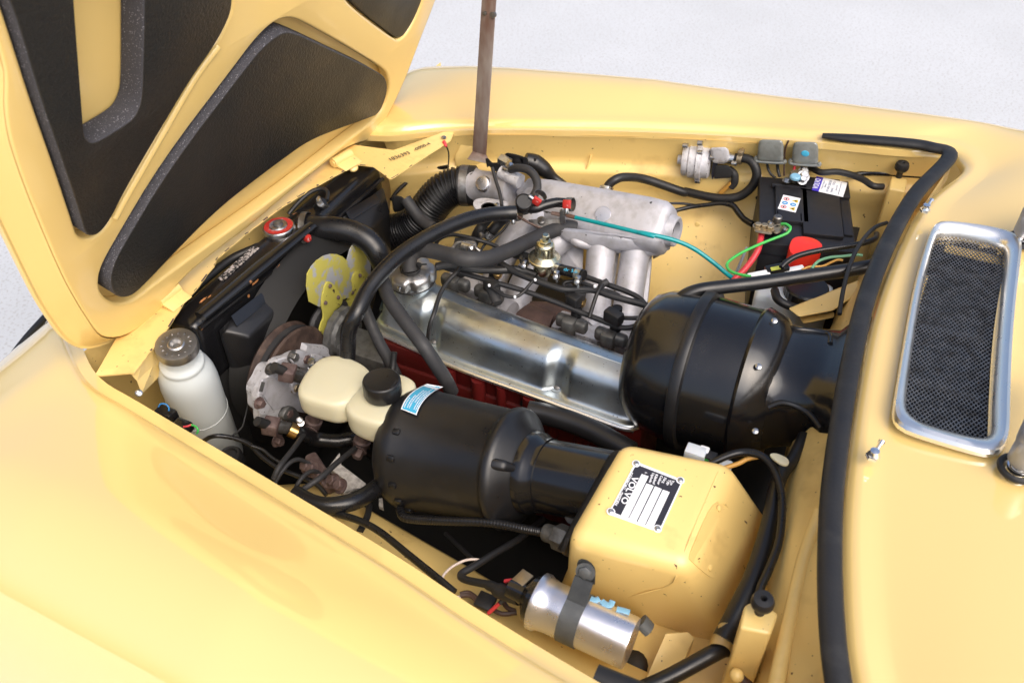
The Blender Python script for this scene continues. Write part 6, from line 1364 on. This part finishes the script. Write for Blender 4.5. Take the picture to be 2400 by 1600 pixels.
for lab, x, y, yy in (('silver clamp left of the gold regulator', 975, 110, 1.14), ('silver clamp right of the gold regulator', 1290, 215, 1.125), ('silver clamp at the far end of the printed fuel hose', 1500, 265, 1.115)):
    c = A(10, x, y, Y=yy); k = thing('hose_clamp', lab, 'clamp', c-ez*.03, 'clamps on the fuel line')
    ax2 = A(10, 1550, 275, Y=1.115)-A(10, 1290, 210, Y=1.125); r = wid(10, 122, c)
    bm = NB(); lathe(bm, [(r*.98, -.006), (r*1.05, -.006), (r*1.05, .006), (r*.98, .006)], c, ax2, 28, cap=False); obj('band', bm, 'zinc', k)
    p = A(10, x-10, y+55, Y=yy-.02); obj('clamp_ear', box(NB(), p, (.010, .012, .016), bev=.003), 'zinc', k)
    obj('clamp_screw', screwhead(NB(), p+Vector((0, -.006, .0)), (.1, -.8, .5), .0052), 'zinc', k)
    obj('screw_tip', tube(NB(), [p, A(10, x-5, y+125, Y=yy-.02)], .0032, 8, 2), 'zinc', k)
def rail(label, pts, w, mt='rubber', nm='fuel_rail', cat='pipe', m=10):
    P = [A(m, x, y, z=z) for x, y, z in pts]; top(nm, tube(NB(), P, wid(m, w, P[0]), 14), mt, label, cat)
rail('long straight black fuel rail running above the four injectors', [(90, 170, .885), (300, 235, .882), (520, 300, .878), (700, 350, .875), (1000, 440, .868), (1300, 550, .86), (1600, 670, .853), (1780, 740, .85), (1900, 785, .85), (2010, 785, .852), (2110, 740, .856), (2150, 640, .862), (2145, 560, .868), (2080, 490, .872), (1960, 430, .875), (1780, 365, .878), (1570, 290, .88)], 52)
rail('taped black injector loom sagging over the intake runners', [(720, 150, .895), (800, 200, .892), (900, 255, .89), (1060, 320, .888), (1200, 370, .886), (1340, 410, .884), (1500, 410, .884), (1650, 420, .885), (1800, 470, .884), (1960, 515, .882), (2130, 560, .88), (2260, 620, .878), (2380, 670, .875)], 66, nm='injector_loom', cat='loom')
rail('thin black wire looping to the first injector plug', [(610, 370, .88), (680, 420, .878), (760, 470, .876), (870, 487, .876), (950, 440, .88), (1010, 370, .885), (1060, 315, .89)], 34, nm='injector_wire', cat='wire')
rail('thin black wire curling behind the printed fuel hose', [(1370, 400, .885), (1350, 360, .888), (1390, 335, .89), (1480, 335, .89), (1600, 370, .89), (1660, 385, .89)], 38, nm='injector_wire', cat='wire')
rail('thin black wire beside the sagging injector loom', [(1460, 440, .88), (1560, 435, .882), (1640, 430, .884), (1760, 415, .886), (1900, 470, .884)], 32, nm='injector_wire', cat='wire')
rail('black wire running from the last injector plug towards the blower', [(1900, 690, .862), (2000, 695, .866), (2120, 690, .868), (2220, 680, .87), (2300, 650, .872)], 44, nm='injector_wire', cat='wire')
rail('dark hose lying under the breather hose beside the oil cap', [(90, 190, .90), (250, 170, .90), (450, 210, .895), (700, 220, .89), (900, 220, .885), (1080, 270, .88)], 84, nm='fuel_pipe', cat='hose')
rail('wire strap dropping from the loom to the fuel rail', [(1730, 360, .893), (1680, 450, .888), (1640, 560, .875), (1600, 690, .862)], 40, nm='rail_strap', cat='strap')
for lab, x, y, sx, dx2, dy2 in (('black plug on the second injector with a white clip', 640, 380, .030, 60, 170), ('black plug on the third injector', 1450, 520, .026, -60, -130), ('black plug on the last injector beside the blower', 1840, 680, .034, 0, 0)):
    c = A(10, x, y, z=.868); k = thing('injector_plug', lab, 'plug', c-ez*.02, 'injector wiring plugs')
    obj('plug_body', box(NB(), c, (sx, .020, .024), (Vector((.95, -.3, 0)).normalized(), Vector((.3, .95, 0)).normalized(), ez), .004), 'rubber', k)
    if dx2: obj('plug_boot', tube(NB(), [c, A(10, x+dx2, y+dy2, z=.855)], [.013, .009], 12, 2), 'rubber_matte', k)
for lab, x, y, z in (('white clip on the injector wire below the regulator', 1068, 318, .898), ('white clip on the looping injector wire', 868, 487, .884), ('white clip on the wire by the second plug', 615, 372, .888), ('white clip on the wire right of the printed hose', 1655, 382, .90)):
    p = A(10, x, y, z=z); top('wire_clip', box(NB(), p, (.0045, .0045, .0045), (Vector((.7, .7, 0)), Vector((-.7, .7, 0)), ez), .001), 'label_white', lab, 'clip', 'white wire clips on the injector wiring')
rail('flat black tie bracket holding the fuel rail near the regulator', [(1780, 335, .89), (1730, 365, .888), (1710, 400, .885)], 70, nm='rail_tie', cat='tie', mt='rubber_matte')
k = thing('cold_start_valve', 'black plug and steel spring clip under the breather hose', 'valve', A(9, 950, 1180, z=.85))
obj('plug', tube(NB(), [A(9, 880, 1190, z=.875), A(9, 1100, 1200, z=.875)], .022, 14, 2), 'rubber', k)
obj('valve_head', tube(NB(), [A(9, 960, 1160, z=.89), A(9, 1080, 1190, z=.89)], .010, 12, 2), 'zinc', k); obj('head_screw', screwhead(NB(), A(9, 1045, 1180, z=.903), (.2, -.5, .8), .006), 'zinc', k)
obj('spring_clip', tube(NB(), [A(9, 800, 1225, z=.885), A(9, 850, 1180, z=.89), A(9, 910, 1125, z=.895), A(9, 1080, 1125, z=.895), A(9, 1110, 1180, z=.89), A(9, 1150, 1215, z=.885)], .0032, 8), 'steel_dull', k)
for lab, pts, w in (('black hose arching under the coolant hose to the intake', [(650, 1200, .86), (680, 1110, .88), (740, 1060, .89), (850, 1035, .895), (980, 1055, .895), (1120, 1090, .89), (1250, 1130, .88), (1350, 1170, .87)], 44), ('black hose with silver clamp rising below the red clamp', [(1080, 1130, .84), (1130, 1010, .87), (1190, 920, .885), (1250, 850, .90)], 110), ('glossy black hose stub with pale clamp below the check valve', [(1230, 1060, .85), (1290, 990, .865), (1370, 900, .88), (1440, 840, .895)], 115), ('thin black wire hanging from the check valve to the engine', [(1480, 880, .90), (1400, 990, .885), (1290, 1080, .88), (1200, 1150, .875), (1160, 1220, .87)], 30)):
    P = [A(9, x, y, z=z) for x, y, z in pts]; top('water_hose', tube(NB(), P, wid(9, w, P[0]), 16), 'rubber', lab, 'hose')
k = thing('hose_clamp', 'pale blue-grey clamp on the hose stub below the check valve', 'clamp', A(9, 1240, 1040, z=.84))
p = A(9, 1250, 1030, z=.862); bm = NB(); r = wid(9, 122, p); lathe(bm, [(r*.98, -.006), (r*1.06, -.006), (r*1.06, .007), (r*.98, .007)], p, A(9, 1370, 900, z=.88)-A(9, 1230, 1060, z=.85), 28, cap=False); obj('band', bm, 'zinc', k)
obj('worm_screw', tube(NB(), [A(9, 1150, 1010, z=.872), A(9, 1180, 1060, z=.868)], .006, 10, 2), 'steel_dull', k)
P = [A(9, 175, 650, Y=1.33), A(9, 250, 545, Y=1.36), A(9, 400, 420, Y=1.40), A(9, 560, 335, Y=1.42), A(9, 800, 285, Y=1.43)]
top('bellows_cable', tube(NB(), P, wid(9, 44, P[1]), 14), 'rubber_gloss', 'thin black cable passing behind the ribbed bellows', 'cable')
P = [A(9, 310, 440, Y=1.42), A(9, 420, 430, Y=1.42), A(9, 620, 370, Y=1.43)]
top('warm_air_pipe', tube(NB(), P, wid(9, 88, P[1]), 14), 'rubber_matte', 'dark pipe stub on the yellow wall behind the bellows', 'pipe')
P = [A(9, 330, 640, Y=1.25), A(9, 400, 740, Y=1.245), A(9, 500, 870, Y=1.235), A(9, 640, 960, Y=1.225)]
top('front_hose', tube(NB(), P, wid(9, 130, P[1]), 16), 'rubber_matte', 'dark hose crossing in front of the ribbed bellows by the radiator', 'hose')
bm = NB(); hull(bm, [A(9, x, y, Y=yy) for yy in (1.25, 1.29) for x, y in ((170, 600), (300, 610), (350, 680), (320, 760), (200, 800))], .008); top('wall_plug', bm, 'rubber', 'black plug between the radiator end and the bellows', 'plug')
P = [A(9, 1650, 215, Y=1.44), A(9, 1760, 250, Y=1.45), A(9, 1860, 320, Y=1.455), A(9, 1960, 410, Y=1.46), A(9, 2110, 490, Y=1.465)]
top('wall_loom', tube(NB(), P, [.016, .020, .018, .012, .005], 10), 'black_satin', 'black wire loom along the far wall behind the throttle body', 'loom')
P = [A(9, 1740, 260, Y=1.44), A(9, 1765, 190, Y=1.44)]
top('loom_tie', tube(NB(), P, [.007, .002], 6, 2), 'rubber', 'pointed black tie end on the far wall loom', 'tie')

# ---- lower left: brake pipes and lines
for lab, pts, w, mt in (
    ('grey brake pipe nearest the compressor dropping to the near fender edge', [(690, 425, .72), (640, 470, .74), (560, 580, .78), (480, 680, .80), (440, 740, .80), (415, 800, .79)], 34, 'rubber_matte'),
    ('grey brake pipe curving from a rusty union near the fender edge', [(425, 825, .78), (470, 750, .79), (530, 685, .79), (590, 665, .78), (650, 690, .76), (690, 715, .75)], 32, 'rubber_matte'),
    ('grey brake pipe under the reservoir running straight to the fender edge', [(1020, 560, .73), (950, 610, .75), (850, 690, .78), (750, 780, .80), (650, 850, .80), (570, 900, .79)], 38, 'rubber_matte'),
    ('short grey brake pipe bent over beside the white insulation', [(560, 885, .77), (590, 820, .78), (640, 765, .78), (700, 745, .77), (750, 780, .75), (800, 810, .74)], 32, 'rubber_matte'),
    ('black line passing below the fat hose along the near wing', [(820, 1030, .79), (1000, 1085, .80), (1150, 1165, .805), (1350, 1325, .815), (1560, 1495, .825), (1660, 1580, .825)], 50, 'rubber_gloss'),
    ('black loom running along the near wing behind the fender edge', [(-160, 620, .70), (-70, 540, .775), (0, 505, .80), (90, 508, .795), (180, 530, .79), (260, 570, .785), (330, 640, .78), (440, 720, .775), (560, 770, .77), (700, 830, .765), (780, 910, .76)], 30, 'rubber_gloss'),
    ('thin black wire forking from the near wing loom', [(265, 572, .79), (340, 600, .785), (400, 650, .78), (480, 700, .775)], 26, 'rubber_gloss'),
    ('dark hose rising behind the brake unions', [(1075, 980, .74), (1060, 1060, .75), (1010, 1160, .76)], 46, 'rubber'),
    ('thin dark cable under the servo drum', [(1600, 1175, .66), (1700, 1270, .69), (1780, 1345, .71)], 30, 'rubber_matte')):
    P = [A(6, x, y, z=z) for x, y, z in pts]; top('brake_pipe' if 'brake pipe' in lab else 'line', tube(NB(), P, wid(6, w, P[0]), 12), mt, lab, 'pipe' if 'brake pipe' in lab else 'cable')
P = [A(6, 560, 900, z=.80), A(6, 680, 965, z=.80), A(6, 800, 985, z=.80), A(6, 950, 960, z=.795), A(6, 1060, 905, z=.785), A(6, 1170, 825, z=.77)]
top('vacuum_pipe', tube(NB(), P, wid(6, 125, P[2]), 20), 'rubber_gloss', 'fat glossy black vacuum hose entering the servo drum from the fender', 'hose')
for lab, x, y, z in (('rusty brake union under the left reservoir lobe', 690, 405, .735), ('rusty brake union under the reservoir cap', 1025, 540, .74)):
    p = A(6, x, y, z=z); k = thing('brake_union', lab, 'union', p-ez*.03, 'rusty unions below the reservoir')
    obj('union_body', lathe(NB(), [(0, -.022), (.012, -.022), (.014, -.008), (.0155, -.004), (.0155, .004), (.012, .006), (.010, .03), (0, .03)], p, (.25, .2, .9), 20), 'rust_bolt', k)
    obj('union_nut', hexbolt(NB(), p+Vector((.004, -.014, -.006)), (.1, -.9, -.2), .009, .016), 'rust_bolt', k)
k = thing('brake_block', 'grimy brake pipe junction with nuts above the yellow wing shelf', 'junction', A(6, 740, 770, z=.70))
obj('block', box(NB(), A(6, 740, 760, z=.735), (.085, .022, .024), (Vector((.85, -.5, 0)).normalized(), Vector((.5, .85, 0)).normalized(), ez), .006), 'rust_bolt', k)
for x, y in ((650, 715), (730, 775), (830, 815), (880, 850), (690, 740)):
    p = A(6, x, y, z=.752); obj('block_nut', hexbolt(NB(), p, (-.3, -.5, .8), .009, .012), 'rust_bolt', k)
bm = NB()
pts = [A(6, x, y, z=.70) for x, y in ((790, 720), (870, 620), (880, 700), (960, 760), (1050, 830), (1040, 880), (960, 850), (900, 895), (830, 860), (900, 800), (850, 760))]
slab(bm, pts, (0, 0, -.012)); bmesh.ops.triangulate(bm, faces=bm.faces)
top('insulation_shred', bm, 'insulation', 'torn white insulation scrap below the brake pipes', 'insulation')
bm = NB(); pts = [A(6, x, y, z=.69) for x, y in ((1140, 935), (1165, 930), (1172, 1000), (1140, 985))]; slab(bm, pts, (0, 0, -.008)); top('insulation_shred', bm, 'insulation', 'small torn white scrap at the foot of the servo drum', 'insulation')
bm = NB(); p = A(6, 115, 640, z=.70); lathe(bm, [(.0, 0), (.012, 0), (.014, .004), (.018, .005), (.021, .0), (.021, -.02), (0, -.02)], p, (0, -.1, 1), 32); top('horn_disc', bm, 'rubber', 'round black ribbed disc in the dark behind the fender edge', 'horn')
k = thing('white_wire', 'bare off-white wire loop rising by the near fender edge', 'wire', A(6, 1600, 1450, z=.79))
P = [A(6, 1850, 1360, z=.80), A(6, 1790, 1352, z=.80), A(6, 1720, 1365, z=.805), A(6, 1630, 1415, z=.81), A(6, 1578, 1480, z=.81), A(6, 1590, 1540, z=.805), A(6, 1640, 1600, z=.80), A(7, 235, 975, z=.80)]
obj('wire', tube(NB(), P, wid(6, 19, P[0]), 10), 'white_wire', k)
# ---- harness along the firewall
P = [A(8, 1010, 60, z=.90), A(8, 930, 210, z=.90), A(8, 870, 280, z=.90), A(8, 835, 380, z=.895), A(8, 810, 520, z=.89), A(8, 760, 720, z=.885), A(8, 690, 930, z=.88), A(8, 600, 1120, z=.872), A(8, 510, 1300, z=.86)]
top('wiring_loom', tube(NB(), P, [wid(8, w_, P[2]) for w_ in (90, 75, 90, 95, 100, 105, 110, 115, 120)], 18), 'black_satin', 'thick taped wiring loom running down beside the yellow pedal box', 'loom')
P = [A(8, 430, 225, z=.90), A(8, 540, 175, z=.91), A(8, 640, 155, z=.915), A(8, 740, 175, z=.92), A(8, 815, 250, z=.92), A(8, 865, 400, z=.915), A(8, 868, 560, z=.91), A(8, 845, 720, z=.905), A(8, 790, 870, z=.90), A(8, 740, 980, z=.895), A(8, 725, 1060, z=.89)]
top('wiring_loom', tube(NB(), P, wid(8, 48, P[0]), 14), 'rubber_gloss', 'thinner black cable curving beside the thick loom behind the pedal box', 'cable')
P = [A(8, 600, 1360, z=.83), A(8, 520, 1355, z=.845), A(8, 440, 1390, z=.85), A(8, 330, 1450, z=.845), A(8, 200, 1520, z=.84), A(8, 50, 1590, z=.835), A(8, -80, 1640, z=.83)]
top('wiring_loom', tube(NB(), P, wid(8, 105, P[2]), 18), 'black_satin', 'thick black loom under the yellow clip at the bottom edge', 'loom')
P = [A(8, 960, 150, z=.88), A(8, 1050, 110, z=.89), A(8, 1130, 80, z=.90)]
top('wiring_loom', tube(NB(), P, wid(8, 60, P[0]), 14), 'rubber', 'dark cable stub beside the seal behind the blower', 'cable')
k = thing('loom_tie', 'cream plastic tie round the loom behind the pedal box', 'tie', A(8, 850, 195, z=.91))
bm = NB(); pts = chaikin([A(8, x, y, z=.936) for x, y in ((785, 165), (830, 155), (900, 185), (918, 215), (900, 238), (850, 220))], 2); slab(bm, pts, (0, 0, -.004), .001); obj('tie_band', bm, 'cream_plastic', k)
k = thing('fuse_connector', 'clear and green plastic connectors behind the pedal box', 'connector', A(8, 380, 180, z=.86))
for x, y, mt, sz in ((340, 165, 'milky_plastic', (.03, .02, .02)), (390, 160, 'label_white', (.014, .012, .02)), (385, 195, 'green', (.04, .006, .012)), (425, 190, 'rubber', (.02, .016, .016)), (510, 250, 'milky_plastic', (.022, .018, .02))):
    obj('plug_body', box(NB(), A(8, x, y, z=.885), sz, bev=.002), mt, k)
P = [A(8, 520, 250, z=.895), A(8, 600, 225, z=.90), A(8, 660, 195, z=.905), A(8, 740, 180, z=.91)]
top('yellow_wire', tube(NB(), P, .0035, 10), 'orange', 'yellow and white wire leading from the clear connector to the loom', 'wire')
# bits beside the red block
hose('black_tube', 'wide black printed tube passing between the servo and the red block', zz(5, [(1290, 1215, .80), (1400, 1235, .80), (1560, 1280, .80), (1720, 1345, .80), (1860, 1420, .80), (2000, 1500, .80)]), 150, 'black_satin', cat='tube', seg=20)
P = [A(5, 1415, 1475, z=.78), A(5, 1460, 1500, z=.78), A(5, 1490, 1560, z=.77)]
top('thin_red_wire', tube(NB(), P, .0022, 8), 'red_cable', 'thin red wire beside the servo stud nut', 'wire')
